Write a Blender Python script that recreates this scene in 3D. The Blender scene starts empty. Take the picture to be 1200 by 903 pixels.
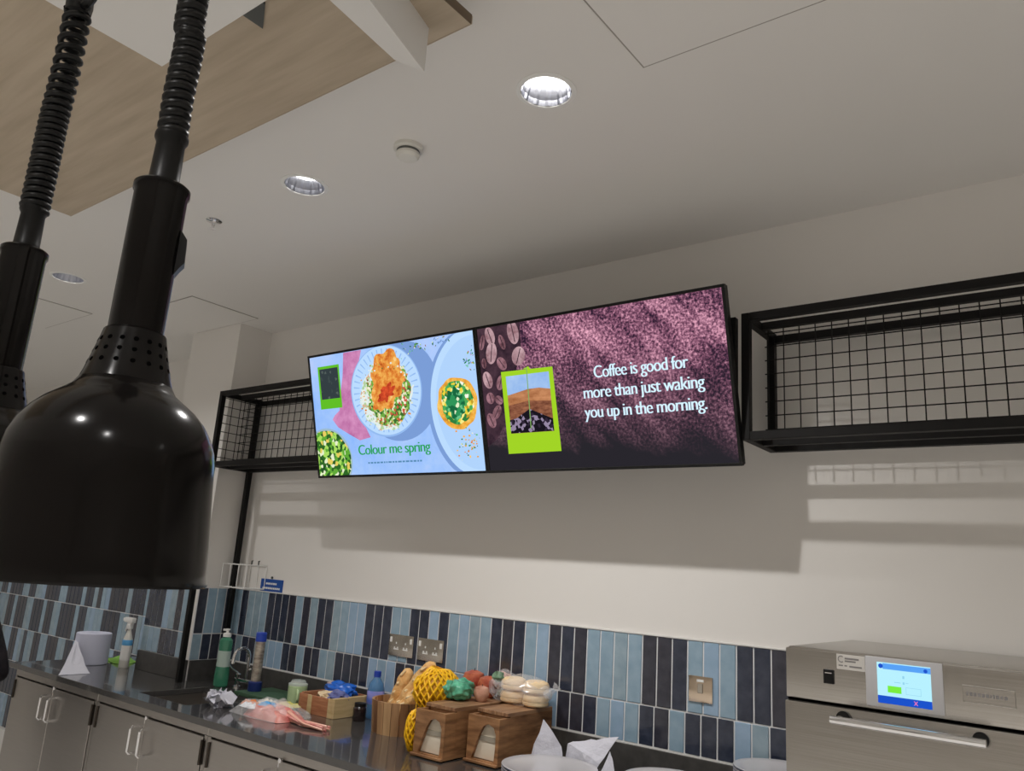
import bpy, bmesh, math, random
from mathutils import Vector, Matrix, noise
random.seed(7)
PI = math.pi
scene = bpy.context.scene
COL = scene.collection
EYE = 1.54                     # eye height; measured heights below are given relative to it through H()
def H(z): return z + EYE

# ------------------------------------------------------------------ materials
MATS = {}
def mat(name, col=(.8, .8, .8), rough=.5, metal=0., emis=None, estr=1., coat=0., alpha=1., trans=0., spec=.5, bump=None, vary=None, ior=1.45):
    if name in MATS: return MATS[name]
    m = bpy.data.materials.new(name); m.use_nodes = True
    nt = m.node_tree; b = nt.nodes['Principled BSDF']
    b.inputs['Base Color'].default_value = (*col, 1)
    b.inputs['Roughness'].default_value = rough
    b.inputs['Metallic'].default_value = metal
    b.inputs['IOR'].default_value = ior
    b.inputs['Coat Weight'].default_value = coat
    b.inputs['Coat Roughness'].default_value = .04
    b.inputs['Alpha'].default_value = alpha
    b.inputs['Transmission Weight'].default_value = trans
    b.inputs['Specular IOR Level'].default_value = spec
    if emis:
        b.inputs['Emission Color'].default_value = (*emis, 1)
        b.inputs['Emission Strength'].default_value = estr
    tc = nt.nodes.new('ShaderNodeTexCoord')
    if vary:                      # (scale vector, dark colour, light colour, noise scale)
        sc, c0, c1, ns = vary
        mp = nt.nodes.new('ShaderNodeMapping'); mp.inputs['Scale'].default_value = sc
        nz = nt.nodes.new('ShaderNodeTexNoise'); nz.inputs['Scale'].default_value = ns; nz.inputs['Detail'].default_value = 6
        rp = nt.nodes.new('ShaderNodeValToRGB')
        rp.color_ramp.elements[0].position = .3; rp.color_ramp.elements[1].position = .7
        rp.color_ramp.elements[0].color = (*c0, 1); rp.color_ramp.elements[1].color = (*c1, 1)
        nt.links.new(tc.outputs['Object'], mp.inputs['Vector']); nt.links.new(mp.outputs['Vector'], nz.inputs['Vector'])
        nt.links.new(nz.outputs['Fac'], rp.inputs['Fac']); nt.links.new(rp.outputs['Color'], b.inputs['Base Color'])
    if bump:                      # (scale vector, noise scale, strength, distance)
        sc, ns, st, di = bump
        mp = nt.nodes.new('ShaderNodeMapping'); mp.inputs['Scale'].default_value = sc
        nz = nt.nodes.new('ShaderNodeTexNoise'); nz.inputs['Scale'].default_value = ns; nz.inputs['Detail'].default_value = 4
        bp = nt.nodes.new('ShaderNodeBump'); bp.inputs['Strength'].default_value = st; bp.inputs['Distance'].default_value = di
        nt.links.new(tc.outputs['Object'], mp.inputs['Vector']); nt.links.new(mp.outputs['Vector'], nz.inputs['Vector'])
        nt.links.new(nz.outputs['Fac'], bp.inputs['Height']); nt.links.new(bp.outputs['Normal'], b.inputs['Normal'])
    MATS[name] = m
    return m

def emat(name, col, st=1., cells=None):
    """a lit screen colour; cells = (kind, scale, ramp[(pos,col)...], stretch)"""
    if name in MATS: return MATS[name]
    m = bpy.data.materials.new(name); m.use_nodes = True
    nt = m.node_tree; nt.nodes.clear()
    out = nt.nodes.new('ShaderNodeOutputMaterial'); e = nt.nodes.new('ShaderNodeEmission')
    e.inputs['Color'].default_value = (*col, 1); e.inputs['Strength'].default_value = st
    nt.links.new(e.outputs[0], out.inputs['Surface'])
    if cells:
        kind, sc, ramp, stretch = cells
        tc = nt.nodes.new('ShaderNodeTexCoord'); mp = nt.nodes.new('ShaderNodeMapping')
        mp.inputs['Scale'].default_value = stretch[:3]
        if len(stretch) > 3: mp.inputs['Rotation'].default_value = (0, stretch[3], 0)
        nt.links.new(tc.outputs['Object'], mp.inputs['Vector'])
        rp = nt.nodes.new('ShaderNodeValToRGB'); rp.color_ramp.interpolation = 'LINEAR' if kind != 'voro' else 'CONSTANT'
        while len(rp.color_ramp.elements) > 1: rp.color_ramp.elements.remove(rp.color_ramp.elements[-1])
        rp.color_ramp.elements[0].position = ramp[0][0]; rp.color_ramp.elements[0].color = (*ramp[0][1], 1)
        for p, c in ramp[1:]:
            el = rp.color_ramp.elements.new(p); el.color = (*c, 1)
        if kind == 'voro':
            v = nt.nodes.new('ShaderNodeTexVoronoi'); v.inputs['Scale'].default_value = sc
            nt.links.new(mp.outputs[0], v.inputs['Vector'])
            sp = nt.nodes.new('ShaderNodeSeparateColor'); nt.links.new(v.outputs['Color'], sp.inputs[0])
            nt.links.new(sp.outputs[0], rp.inputs['Fac'])
        else:
            v = nt.nodes.new('ShaderNodeTexNoise'); v.inputs['Scale'].default_value = sc; v.inputs['Detail'].default_value = 8
            v.inputs['Roughness'].default_value = .7
            nt.links.new(mp.outputs[0], v.inputs['Vector']); nt.links.new(v.outputs['Fac'], rp.inputs['Fac'])
        nt.links.new(rp.outputs[0], e.inputs['Color'])
    MATS[name] = m
    return m

WALL = mat('wall_paint', (.75, .73, .70), .6, bump=((1, 1, 1), 60, .05, .002))
CEIL = mat('ceiling_paint', (.77, .755, .73), .7, bump=((1, 1, 1), 40, .03, .002))
FLOOR = mat('floor_vinyl', (.42, .40, .37), .35, vary=((1, 1, 1), (.66, .64, .61), (.74, .72, .69), 6))
RSIDE = mat('rear_wall_paint', (.66, .63, .59), .6)
BLACKSTEEL = mat('black_powder_coat', (.006, .0055, .0055), .5, spec=.25, bump=((1, 1, 1), 300, .1, .001))
GLOSSBLACK = mat('gloss_black_enamel', (.0035, .0028, .0026), .16, spec=.3)
SATINBLACK = mat('satin_black_plastic', (.005, .005, .005), .38, spec=.35)
STEEL = mat('brushed_steel', (.42, .395, .37), .36, 1., vary=((2, 2, 60), (.415, .39, .365), (.44, .415, .39), 3))
OVENSTEEL = mat('oven_steel', (.55, .53, .50), .27, 1., vary=((1, 1, 160), (.44, .42, .39), (.53, .51, .48), 3), bump=((2, 2, 500), 2, .05, .001))
CHROME = mat('chrome', (.82, .82, .83), .07, 1.)
REFL = mat('downlight_reflector', (.46, .47, .52), .28, 1.)
STONE = mat('grey_worktop', (.06, .058, .056), .13, coat=.55, vary=((1, 1, 1), (.050, .048, .046), (.075, .072, .070), 240))
STONE_UP = mat('grey_upstand', (.055, .052, .05), .4, vary=((1, 1, 1), (.045, .043, .041), (.075, .072, .068), 30))
GROUT = mat('pale_grout', (.72, .73, .74), .8)
PLY = mat('raft_oak', (.34, .27, .19), .55, vary=((1.2, 14, 14), (.41, .335, .245), (.52, .435, .33), 2.2))
WOODE = mat('raft_edge', (.14, .10, .065), .6)
WHITEP = mat('white_board', (.74, .73, .71), .6)
DARKG = mat('dark_grey_metal', (.09, .095, .09), .5)
ACACIA = mat('acacia_wood', (.3, .16, .08), .45, vary=((3, 3, 20), (.13, .055, .022), (.46, .24, .11), 2.4))
ACACIA_TOP = mat('acacia_plank', (.3, .16, .08), .42, vary=((36, 2, 3), (.16, .075, .035), (.46, .27, .15), 2))
ACACIA_V = mat('acacia_stave', (.4, .22, .1), .42, vary=((26, 26, 2), (.20, .09, .035), (.60, .36, .18), 1.4))
PINE = mat('pale_wood', (.6, .45, .22), .5, vary=((3, 3, 20), (.50, .36, .17), (.66, .50, .27), 3))
REDWOOD = mat('red_wood', (.42, .17, .08), .5, vary=((3, 3, 26), (.30, .10, .045), (.52, .24, .12), 3))
CRUST = mat('baguette_crust', (.7, .42, .16), .6, vary=((1, 1, 1), (.72, .36, .11), (.88, .60, .27), 30), bump=((1, 1, 1), 60, .5, .01))
CRUMB = mat('baguette_score', (.85, .66, .38), .8)
BUN = mat('bun_bread', (.82, .62, .36), .65, vary=((1, 1, 1), (.80, .57, .30), (.90, .72, .48), 20))
BUNCUT = mat('bun_cut', (.90, .80, .60), .85)
PAPER = mat('white_tissue', (.60, .60, .67), .85, bump=((1, 1, 1), 35, .5, .01))
ROLLP = mat('blue_white_tissue', (.62, .64, .78), .85, bump=((1, 1, 1), 90, .2, .004))
FILM = mat('clear_film', (.95, .95, .97), .12, alpha=.26, spec=.8)
NAPKIN = mat('kraft_napkin', (.86, .78, .64), .85, bump=((1, 1, 1), 60, .2, .004))
NAPBAND = mat('napkin_notch_shade', (.40, .36, .29), .85)
PLATE = mat('grey_stoneware', (.52, .51, .53), .22, coat=.3)
PLATERIM = mat('plate_blue_line', (.09, .12, .2), .3)
WHITEPL = mat('white_plastic', (.82, .82, .80), .35)
CREAMPL = mat('cream_plastic', (.72, .71, .66), .4)
BLUEPL = mat('blue_plastic', (.02, .06, .42), .35)
LBLUE = mat('light_blue_label', (.12, .42, .78), .4)
GREENSOAP = mat('green_soap', (.035, .19, .11), .2, coat=.5)
GREENLAB = mat('pale_green_label', (.40, .50, .45), .5)
GREENBOARD = mat('green_cutting_board', (.045, .10, .055), .5)
GREENCLOTH = mat('green_cloth', (.26, .52, .09), .9, bump=((1, 1, 1), 200, .4, .003))
SAGE = mat('sage_enamel', (.46, .60, .33), .3, coat=.3)
GLASSY = mat('glass_lid', (.75, .8, .78), .05, alpha=.45, spec=1.)
YNET = mat('yellow_net', (.92, .52, .01), .45)
YIN = mat('yellow_onion', (.62, .30, .02), .55, vary=((1, 1, 1), (.42, .18, .01), (.80, .45, .03), 25))
GNET = mat('green_bag', (.02, .30, .14), .22, coat=.6, vary=((1, 1, 1), (.01, .13, .07), (.16, .60, .38), 26))
REDV = mat('red_fruit', (.45, .06, .035), .35, vary=((1, 1, 1), (.30, .03, .02), (.65, .20, .10), 30))
PINKV = mat('pink_fruit', (.62, .32, .22), .4, vary=((1, 1, 1), (.42, .16, .10), (.74, .46, .34), 24))
GREENV = mat('green_leaf', (.12, .24, .12), .5, vary=((1, 1, 1), (.05, .11, .06), (.24, .38, .24), 40))
PINKM = mat('pink_ham', (.72, .20, .17), .4, vary=((1, 1, 1), (.58, .12, .11), (.85, .42, .36), 25))
ORANGE = mat('orange_print', (.80, .25, .08), .5)
BLUEFILM = mat('blue_film', (.01, .13, .62), .22, coat=.5)
PURPLE = mat('purple_print', (.14, .16, .38), .4)
SOCKET = mat('socket_steel', (.60, .56, .50), .25, 1.)
BRASS = mat('polished_spur', (.70, .58, .46), .14, 1.)
HINGE = mat('hinge_dark', (.06, .05, .04), .4, .8)
SEALBLK = mat('black_gap', (.002, .002, .002), .7, spec=.0)
TILES = {
 'L0': mat('tile_sky', (.235, .37, .465), .13, coat=.5, vary=((1, 1, 1), (.24, .36, .46), (.31, .43, .53), 22), bump=((1, 1, 1), 30, .25, .003)),
 'L1': mat('tile_pale_blue', (.27, .42, .55), .13, coat=.5, vary=((1, 1, 1), (.27, .40, .54), (.33, .46, .62), 22), bump=((1, 1, 1), 30, .25, .003)),
 'L2': mat('tile_grey_blue', (.235, .355, .43), .13, coat=.5, vary=((1, 1, 1), (.24, .34, .41), (.32, .42, .49), 22), bump=((1, 1, 1), 30, .25, .003)),
 'D0': mat('tile_navy', (.030, .038, .065), .15, coat=.5, vary=((1, 1, 1), (.022, .028, .050), (.045, .055, .085), 25), bump=((1, 1, 1), 34, .45, .004)),
 'D1': mat('tile_ink', (.036, .036, .052), .15, coat=.5, vary=((1, 1, 1), (.028, .028, .042), (.05, .052, .07), 25), bump=((1, 1, 1), 34, .45, .004)),
}

# ------------------------------------------------------------------ mesh builder
class MB:
    def __init__(s): s.v = []; s.f = []; s.m = []; s.mats = []
    def mi(s, m):
        if m not in s.mats: s.mats.append(m)
        return s.mats.index(m)
    def add(s, vs, fs, m, M=None):
        o = len(s.v); k = s.mi(m)
        s.v += [tuple(M @ Vector(p)) if M else tuple(p) for p in vs]
        s.f += [[i + o for i in f] for f in fs]; s.m += [k] * len(fs)
        return s
    def box(s, x0, x1, y0, y1, z0, z1, m, bev=0., M=None, seg=2):
        bm = bmesh.new(); bmesh.ops.create_cube(bm, size=1)
        for v in bm.verts:
            v.co = Vector((x0 + (v.co.x + .5) * (x1 - x0), y0 + (v.co.y + .5) * (y1 - y0), z0 + (v.co.z + .5) * (z1 - z0)))
        if bev > 0: bmesh.ops.bevel(bm, geom=bm.edges[:], offset=bev, segments=seg, profile=.6, affect='EDGES')
        bm.verts.index_update()
        s.add([v.co[:] for v in bm.verts], [[v.index for v in f.verts] for f in bm.faces], m, M); bm.free(); return s
    def lathe(s, prof, m, c=(0, 0, 0), n=40, M=None, squash=(1, 1), close=False):
        vs = []; fs = []
        for r, z in prof:
            for k in range(n):
                a = 2 * PI * k / n; vs.append((c[0] + r * math.cos(a) * squash[0], c[1] + r * math.sin(a) * squash[1], c[2] + z))
        P = len(prof)
        for i in range(P - 1 + (1 if close else 0)):
            j = (i + 1) % P
            for k in range(n):
                fs.append([i * n + k, i * n + (k + 1) % n, j * n + (k + 1) % n, j * n + k])
        if not close:
            if prof[0][0] > 1e-6: fs.append(list(range(n))[::-1])
            if prof[-1][0] > 1e-6: fs.append([(P - 1) * n + k for k in range(n)])
        return s.add(vs, fs, m, M)
    def tube(s, pts, r, m, n=8, closed=False, M=None, cap=True):
        pts = [Vector(p) for p in pts]; N = len(pts); vs = []; fs = []
        rr = r if isinstance(r, (list, tuple)) else [r] * N
        up = None
        for i, p in enumerate(pts):
            a = pts[i - 1] if (i > 0 or closed) else p; b = pts[(i + 1) % N] if (i < N - 1 or closed) else p
            t = (b - a)
            t = t.normalized() if t.length > 1e-9 else Vector((0, 0, 1))
            if up is None:
                up = t.orthogonal().normalized()
            up = (up - t * up.dot(t))
            up = up.normalized() if up.length > 1e-6 else t.orthogonal().normalized()
            w = t.cross(up)
            for k in range(n):
                an = 2 * PI * k / n; vs.append(tuple(p + (up * math.cos(an) + w * math.sin(an)) * rr[i]))
        for i in range(N if closed else N - 1):
            j = (i + 1) % N
            for k in range(n): fs.append([i * n + k, i * n + (k + 1) % n, j * n + (k + 1) % n, j * n + k])
        if not closed and cap: fs += [list(range(n))[::-1], [(N - 1) * n + k for k in range(n)]]
        return s.add(vs, fs, m, M)
    def prism(s, poly, d0, d1, m, axis='y', M=None):
        """extrude a 2-D polygon; axis y: poly=(x,z); z: (x,y); x: (y,z)"""
        def P(a, b, d): return {'y': (a, d, b), 'z': (a, b, d), 'x': (d, a, b)}[axis]
        n = len(poly); vs = [P(a, b, d0) for a, b in poly] + [P(a, b, d1) for a, b in poly]
        fs = [list(range(n)), [n + i for i in range(n)][::-1]] + [[i, n + i, n + (i + 1) % n, (i + 1) % n] for i in range(n)]
        return s.add(vs, fs, m, M)
    def blob(s, c, r, m, sub=2, amp=.0, freq=10., seed=0, M=None):
        bm = bmesh.new(); bmesh.ops.create_icosphere(bm, subdivisions=sub, radius=1)
        for v in bm.verts:
            k = 1 + amp * noise.noise(v.co * freq + Vector((seed * 7.3, seed, 0)))
            v.co = Vector((c[0] + v.co.x * r[0] * k, c[1] + v.co.y * r[1] * k, c[2] + v.co.z * r[2] * k))
        bm.verts.index_update()
        s.add([v.co[:] for v in bm.verts], [[v.index for v in f.verts] for f in bm.faces], m, M); bm.free(); return s
    def build(s, name, parent=None, smooth=35, loc=None):
        """vertices are in world space; with a parent they are moved into its frame"""
        me = bpy.data.meshes.new(name); me.from_pydata(s.v, [], s.f)
        for m in s.mats: me.materials.append(m)
        me.polygons.foreach_set('material_index', s.m)
        bm = bmesh.new(); bm.from_mesh(me); bmesh.ops.recalc_face_normals(bm, faces=bm.faces); bm.to_mesh(me); bm.free()
        if smooth:
            me.polygons.foreach_set('use_smooth', [True] * len(me.polygons)); me.set_sharp_from_angle(angle=math.radians(smooth))
        me.update()
        o = bpy.data.objects.new(name, me); COL.objects.link(o)
        if parent is not None:
            o.parent = parent
            Mi = WM[parent.name].inverted(); me.transform(Mi); WM[o.name] = WM[parent.name]
        elif loc is not None:
            me.transform(Matrix.Translation(-Vector(loc))); o.location = loc; WM[o.name] = Matrix.Translation(loc)
        else: WM[o.name] = Matrix()
        return o
WM = {}
def tag(o, label, cat, group=None, kind=None):
    if label: o['label'] = label
    if cat: o['category'] = cat
    if group: o['group'] = group
    if kind: o['kind'] = kind
    return o
def thing(name, label, cat, loc, rot=(0, 0, 0), group=None):
    o = bpy.data.objects.new(name, None); COL.objects.link(o); o.location = loc; o.rotation_euler = rot
    o.empty_display_size = .05
    WM[o.name] = Matrix.Translation(loc) @ Matrix.Rotation(rot[2], 4, 'Z') @ Matrix.Rotation(rot[1], 4, 'Y') @ Matrix.Rotation(rot[0], 4, 'X')
    return tag(o, label, cat, group)
def dup(root, loc, label, rot=None):
    r = root.copy(); COL.objects.link(r); r.location = loc; r['label'] = label
    if rot: r.rotation_euler = rot
    for ch in list(root.children):
        c = ch.copy(); COL.objects.link(c); c.parent = r
        for g in list(ch.children):
            d = g.copy(); COL.objects.link(d); d.parent = c
    return r
def struct(o): o['kind'] = 'structure'; return o

# ------------------------------------------------------------------ room shell
XL, XR, YF, YR, ZC = -8.2, 3.0, .12, -6.6, H(1.27)
struct(MB().box(XL, XR, YR, .4, -.12, 0, FLOOR).build('floor'))
struct(MB().box(-3.842, XR + .15, 0, .25, 0, ZC + .3, WALL).build('wall_back'))
struct(MB().box(-4.33, -3.842, -.21, .25, 0, ZC + .3, WALL).build('wall_left_pier'))
struct(MB().box(XL, -4.33, .12, .25, 0, ZC + .3, WALL).build('wall_back_left'))
struct(MB().box(XL - .15, XL, YR, .4, 0, ZC + .3, WALL).build('wall_left'))
struct(MB().box(XR, XR + .15, YR, 0, 0, ZC + .3, RSIDE).build('wall_right'))
struct(MB().box(XL, XR, YR - .15, YR, 0, ZC + .3, RSIDE).build('wall_front'))
struct(MB().box(XL, -4.34, .095, .12, 0, .19, WHITEP, .004).build('baseboard_left'))

DL = [(-6.3, -1.08), (-5.42, -1.08), (-4.008, -1.081), (-2.159, -1.094), (-1.124, -1.101), (1.5, -1.10)]  # last one is an unseen lamp added to brighten the right of the wall
DL += [(x, -3.3) for x in (-5.4, -4.0, -1.7, -.5, .7, 2.0)] + [(x, -5.2) for x in (-5.4, -3.5, -1.5, .5, 2.0)]
HR = .070
def ceiling_mesh():
    mb = MB(); S = .12
    xs = sorted({round(v, 4) for x, y in DL for v in (x - S, x + S)} | {XL, XR})
    ys = sorted({round(v, 4) for x, y in DL for v in (y - S, y + S)} | {YR, .12})
    # merge cuts that crowd each other is not needed; holes are tested by centre
    for i in range(len(xs) - 1):
        for j in range(len(ys) - 1):
            x0, x1, y0, y1 = xs[i], xs[i + 1], ys[j], ys[j + 1]
            cx, cy = (x0 + x1) / 2, (y0 + y1) / 2
            inside = any(abs(cx - lx) < S and abs(cy - ly) < S for lx, ly in DL)
            if not inside: mb.add([(x0, y0, ZC), (x1, y0, ZC), (x1, y1, ZC), (x0, y1, ZC)], [[0, 3, 2, 1]], CEIL)
    for lx, ly in DL:
        n = 48; vs = []; fs = []
        for k in range(n):
            a = 2 * PI * k / n; c, s_ = math.cos(a), math.sin(a); q = S / max(abs(c), abs(s_))
            vs += [(lx + HR * c, ly + HR * s_, ZC), (lx + q * c, ly + q * s_, ZC)]
        for k in range(n):
            j = (k + 1) % n; fs.append([2 * k, 2 * k + 1, 2 * j + 1, 2 * j])
        mb.add(vs, fs, CEIL)
    mb.box(XL, XR, YR, .12, ZC + .2, ZC + .3, CEIL)
    return mb
# cell grid must not split a hole square of a neighbouring row
struct(ceiling_mesh().build('ceiling', smooth=0))

# ------------------------------------------------------------------ downlights
glow = mat('downlight_glow', (1, 1, 1), .5, emis=(1, .97, .93), estr=5.)
def downlight(x, y, label):
    t = thing('recessed_downlight', label, 'ceiling light', (x, y, ZC), group='recessed downlights in the ceiling')
    MB().lathe([(.069, .0), (.0695, -.004), (.082, -.002), (.082, 0)], WHITEPL, (x, y, ZC), 48, close=True).build('trim_ring', t)
    mb = MB(); n = 48; prof = [(.0685, -.001), (.066, .015), (.061, .032), (.056, .048)]; vs = []; fs = []
    for r, z in prof:
        for k in range(n):
            a = 2 * PI * k / n; q = r * (1 - .035 * (k % 4 == 0)); vs.append((x + q * math.cos(a), y + q * math.sin(a), ZC + z))
    for i in range(3):
        for k in range(n): fs.append([i * n + k, i * n + (k + 1) % n, (i + 1) * n + (k + 1) % n, (i + 1) * n + k])
    mb.add(vs, fs, REFL); mb.build('reflector', t, smooth=0)
    MB().lathe([(.0690, 0.001), (.0698, 0.001), (.0698, .10), (.0, .10), (.0, .099), (.0690, .099)], WHITEPL, (x, y, ZC), 32, close=True).build('can', t)
    MB().lathe([(.056, .048), (.03, .0465), (0, .046)], glow, (x, y, ZC), 32).build('lamp_lens', t)
    return t
DLAB = {0: 'recessed downlight at the far left end of the row', 1: 'recessed downlight beyond the hanging heat lamps at far left',
        2: 'small flat-looking recessed downlight between the two black heat lamps', 3: 'recessed downlight to the left of the round smoke detector',
        4: 'brightest recessed downlight, above and right of the smoke detector'}
first = None
ENERGY = 50.
for i, (x, y) in enumerate(DL):
    lab = DLAB.get(i, 'unseen recessed downlight in the ceiling out of the picture')
    if i in (2, 3, 4, 5) or True:
        if first is None: first = downlight(x, y, lab)
        else: dup(first, (x, y, ZC), lab)
    ld = bpy.data.lights.new('downlight_beam', 'SPOT'); ld.energy = ENERGY; ld.color = (1, .975, .95)
    ld.energy *= {2: .45, 1: .5, 0: .5, 4: 1.15, 5: 1.5}.get(i, 1.06)
    ld.spot_size = math.radians(132); ld.spot_blend = .75; ld.shadow_soft_size = .022
    lo = bpy.data.objects.new('downlight_beam', ld); COL.objects.link(lo); lo.location = (x, y, ZC - .006)

# ------------------------------------------------------------------ ceiling fittings
t = thing('smoke_detector', 'round white smoke detector on the ceiling between two downlights', 'smoke detector', (-1.655, -1.089, ZC))
MB().lathe([(.046, 0), (.046, -.012), (.042, -.016), (0, -.016)], CREAMPL, (-1.655, -1.089, ZC), 40).build('base', t)
MB().lathe([(.036, -.016), (.036, -.022), (.033, -.024), (0, -.024)], DARKG, (-1.655, -1.089, ZC), 40).build('sensor_slot', t)
MB().lathe([(.037, -.024), (.037, -.032), (.030, -.040), (.012, -.043), (0, -.043)], CREAMPL, (-1.655, -1.089, ZC), 40).build('cover', t)
t = thing('fire_sprinkler', 'small chrome sprinkler head hanging from the ceiling beside the heat lamp', 'sprinkler', (-2.722, -1.092, ZC))
MB().lathe([(.030, 0), (.030, -.003), (.012, -.008), (.009, -.008)], CHROME, (-2.722, -1.092, ZC), 24).build('escutcheon', t)
mb = MB().tube([(-2.722, -1.092, ZC - .006), (-2.722, -1.092, ZC - .03)], .004, CHROME)
for s_ in (-1, 1): mb.tube([(-2.722 + s_ * .007, -1.092, ZC - .008), (-2.722 + s_ * .009, -1.092, ZC - .022), (-2.722, -1.092, ZC - .034)], .0018, CHROME, 6)
mb.build('body', t)
MB().lathe([(.012, -.034), (.012, -.036), (0, -.036)], CHROME, (-2.722, -1.092, ZC), 16).build('deflector', t)
for x0, x1, y0, y1, lab in ((-.85, -.25, -1.66, -1.06, 'flush square access panel in the ceiling at the top of the frame'),
                            (-4.27, -3.67, -.615, -.225, 'flush access panel in the ceiling above the corner pier'),
                            (-5.12, -4.52, -1.33, -.73, 'flush access panel in the ceiling left of the heat lamps')):
    t = thing('access_panel', lab, 'access panel', (x0, y0, ZC), group='ceiling access panels')
    mb = MB()
    w = .005
    for a in ((x0 - w, x1 + w, y0 - w, y0), (x0 - w, x1 + w, y1, y1 + w), (x0 - w, x0, y0, y1), (x1, x1 + w, y0, y1)):
        mb.box(*a, ZC - .0025, ZC, mat('panel_gap', (.34, .32, .29), .8))
    mb.build('frame', t, smooth=0)
    MB().box(x0, x1, y0, y1, ZC - .004, ZC, CEIL).build('hatch', t, smooth=0)

# ------------------------------------------------------------------ timber ceiling raft with white boxing
RZ = H(1.16)
t = thing('ceiling_raft', 'large suspended oak veneer ceiling raft at upper left', 'ceiling panel', (-1.03, -1.52, RZ))
mb = MB().box(-2.945, -1.028, -3.4, -1.52, RZ, RZ + .018, PLY)
mb.build('veneer_panel', t, smooth=0)
mb = MB().box(-1.0275, -1.0255, -3.4, -1.52, RZ - .001, RZ + .022, WOODE).box(-2.947, -1.0255, -1.5195, -1.5175, RZ - .0005, RZ + .019, PLY)
mb.build('edging', t, smooth=0)
for x, y in ((-2.7, -1.7), (-1.9, -1.7), (-1.2, -1.7), (-2.7, -3.0), (-1.2, -3.0)):
    MB().tube([(x, y, RZ + .018), (x, y, ZC)], .004, CHROME).build('hanger_rod', t)
t = thing('white_boxing', 'white boxed bulkhead dropping through the oak ceiling raft', 'boxing', (-1.6, -1.9, H(1.05)))
MB().box(-1.612, -1.09, -3.4, -1.889, H(1.05), RZ, WHITEP).build('box', t, smooth=0)
poly = [(-1.143, -1.624), (-1.117, -1.84), (-1.117, -1.889), (-1.02, -1.889), (-1.055, -1.77), (-1.116, -1.559)]
MB().prism(poly, H(1.05), RZ + .0, WHITEP, 'z').build('fin', t, smooth=0)
t = tag(MB().prism([(-1.434, -1.812), (-1.362, -1.812), (-1.434, -1.766), (-1.436, -1.95), (-1.355, -1.95)][:3], RZ - .006, RZ, DARKG, 'z').prism([(-1.436, -1.95), (-1.355, -1.95), (-1.362, -1.812), (-1.434, -1.812)], RZ - .006, RZ, DARKG, 'z').build('raft_void_patch', loc=(-1.4, -1.83, RZ), smooth=0), 'small dark triangular opening in the oak raft beside the white boxing, drawn as a plate', 'void')  # dark plate added in place of the dark hole through the raft

# ------------------------------------------------------------------ tiles
def tiles(rows, axis, plane, name, label, extra=()):
    """rows: (string, start, pitch, z0, z1); tiles run along X (axis x, facing -Y) or along Y (axis y, facing +X)"""
    mb = MB(); g = .0026; th = .007; rnd = random.Random(len(label))
    for seq, st, pitch, z0, z1 in rows:
        n = len(seq)
        for i, c in enumerate(seq):
            a, b = st + i * pitch + g, st + (i + 1) * pitch - g
            for mn, mx in extra:
                if a < mn: a = mn
                if b > mx: b = mx
            if b - a < .006: continue
            m = TILES[c + str(rnd.choice([0, 0, 1, 2] if c == 'L' else [0, 0, 1]))]
            if axis == 'x': mb.box(a, b, plane - th, plane, z0 + g, z1 - g, m, .0016, seg=1)
            else: mb.box(plane, plane + th, a, b, z0 + g, z1 - g, m, .0016, seg=1)
        a, b = st, st + n * pitch
        for mn, mx in extra: a, b = max(a, mn), min(b, mx)
        if axis == 'x': mb.box(a, b, plane - th * .55, plane, z0, z1, GROUT)
        else: mb.box(plane, plane + th * .55, a, b, z0, z1, GROUT)
    return tag(mb.build(name, smooth=0), label, 'tiled splashback')
ZT, ZM, ZB, ZW = H(-.180), H(-.412), H(-.542), .90
TOP = "L" + "DLLLDDDDLDLDDLLLLDDD" + "LLDDLDLLLLDDDLL" + "DDDLLLLDDDLLLDDDLLDD"
BOT = "DLDDLLLL" + "DDLDDLLDDDDLLLDD" + "LLDDLLLLDLLLL" + "DDDLLLDDLDDDLLDLLDD"
tiles([(TOP, -3.820, .0570, ZM, ZT), ("L", -3.877, .057, ZM, ZT), (BOT, -3.825, .05695, ZB, ZM), ("D", -3.882, .057, ZB, ZM)], 'x', 0, 'tiled_splashback',
      'long blue and navy tiled splashback under the screens on the main wall', extra=((-3.835, -.66),))
tiles([("DDDLLDL", -4.329, .0585, ZM, ZT), ("LLLDDDL", -4.329, .0585, ZB, ZM)], 'x', -.21, 'tiled_splashback', 'short tiled splashback on the pier face behind the spray bottle',
      extra=((-4.33, -3.850),))
tiles([("DLLD", -.217, .0542, ZM, ZT), ("LDDD", -.217, .0542, ZB, ZM)], 'y', -3.842, 'tiled_splashback', 'narrow tiled return in the corner behind the green soap bottle',
      extra=((-.217, -.008),))
runsA = [('L', -6.8, -6.66), ('D', -6.66, -6.57), ('L', -6.57, -6.36), ('D', -6.36, -6.14), ('L', -6.14, -6.02), ('D', -6.02, -5.84), ('L', -5.84, -5.74), ('D', -5.74, -5.67), ('L', -5.67, -5.57), ('D', -5.57, -5.53), ('L', -5.53, -5.4), ('D', -5.4, -5.2), ('L', -5.2, -5.11), ('D', -5.11, -4.95), ('L', -4.95, -4.8)]
runsB = [('L', -7.16, -7.02), ('D', -7.02, -6.92), ('L', -6.92, -6.84), ('D', -6.84, -6.69), ('L', -6.69, -6.55), ('D', -6.55, -6.37), ('L', -6.37, -6.3), ('D', -6.3, -6.23), ('L', -6.23, -6.08), ('D', -6.08, -5.87), ('L', -5.87, -5.79), ('D', -5.79, -5.68), ('L', -5.68, -5.49), ('D', -5.49, -5.27), ('L', -5.27, -5.15), ('D', -5.15, -5.0), ('L', -5.0, -4.85)]
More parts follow.
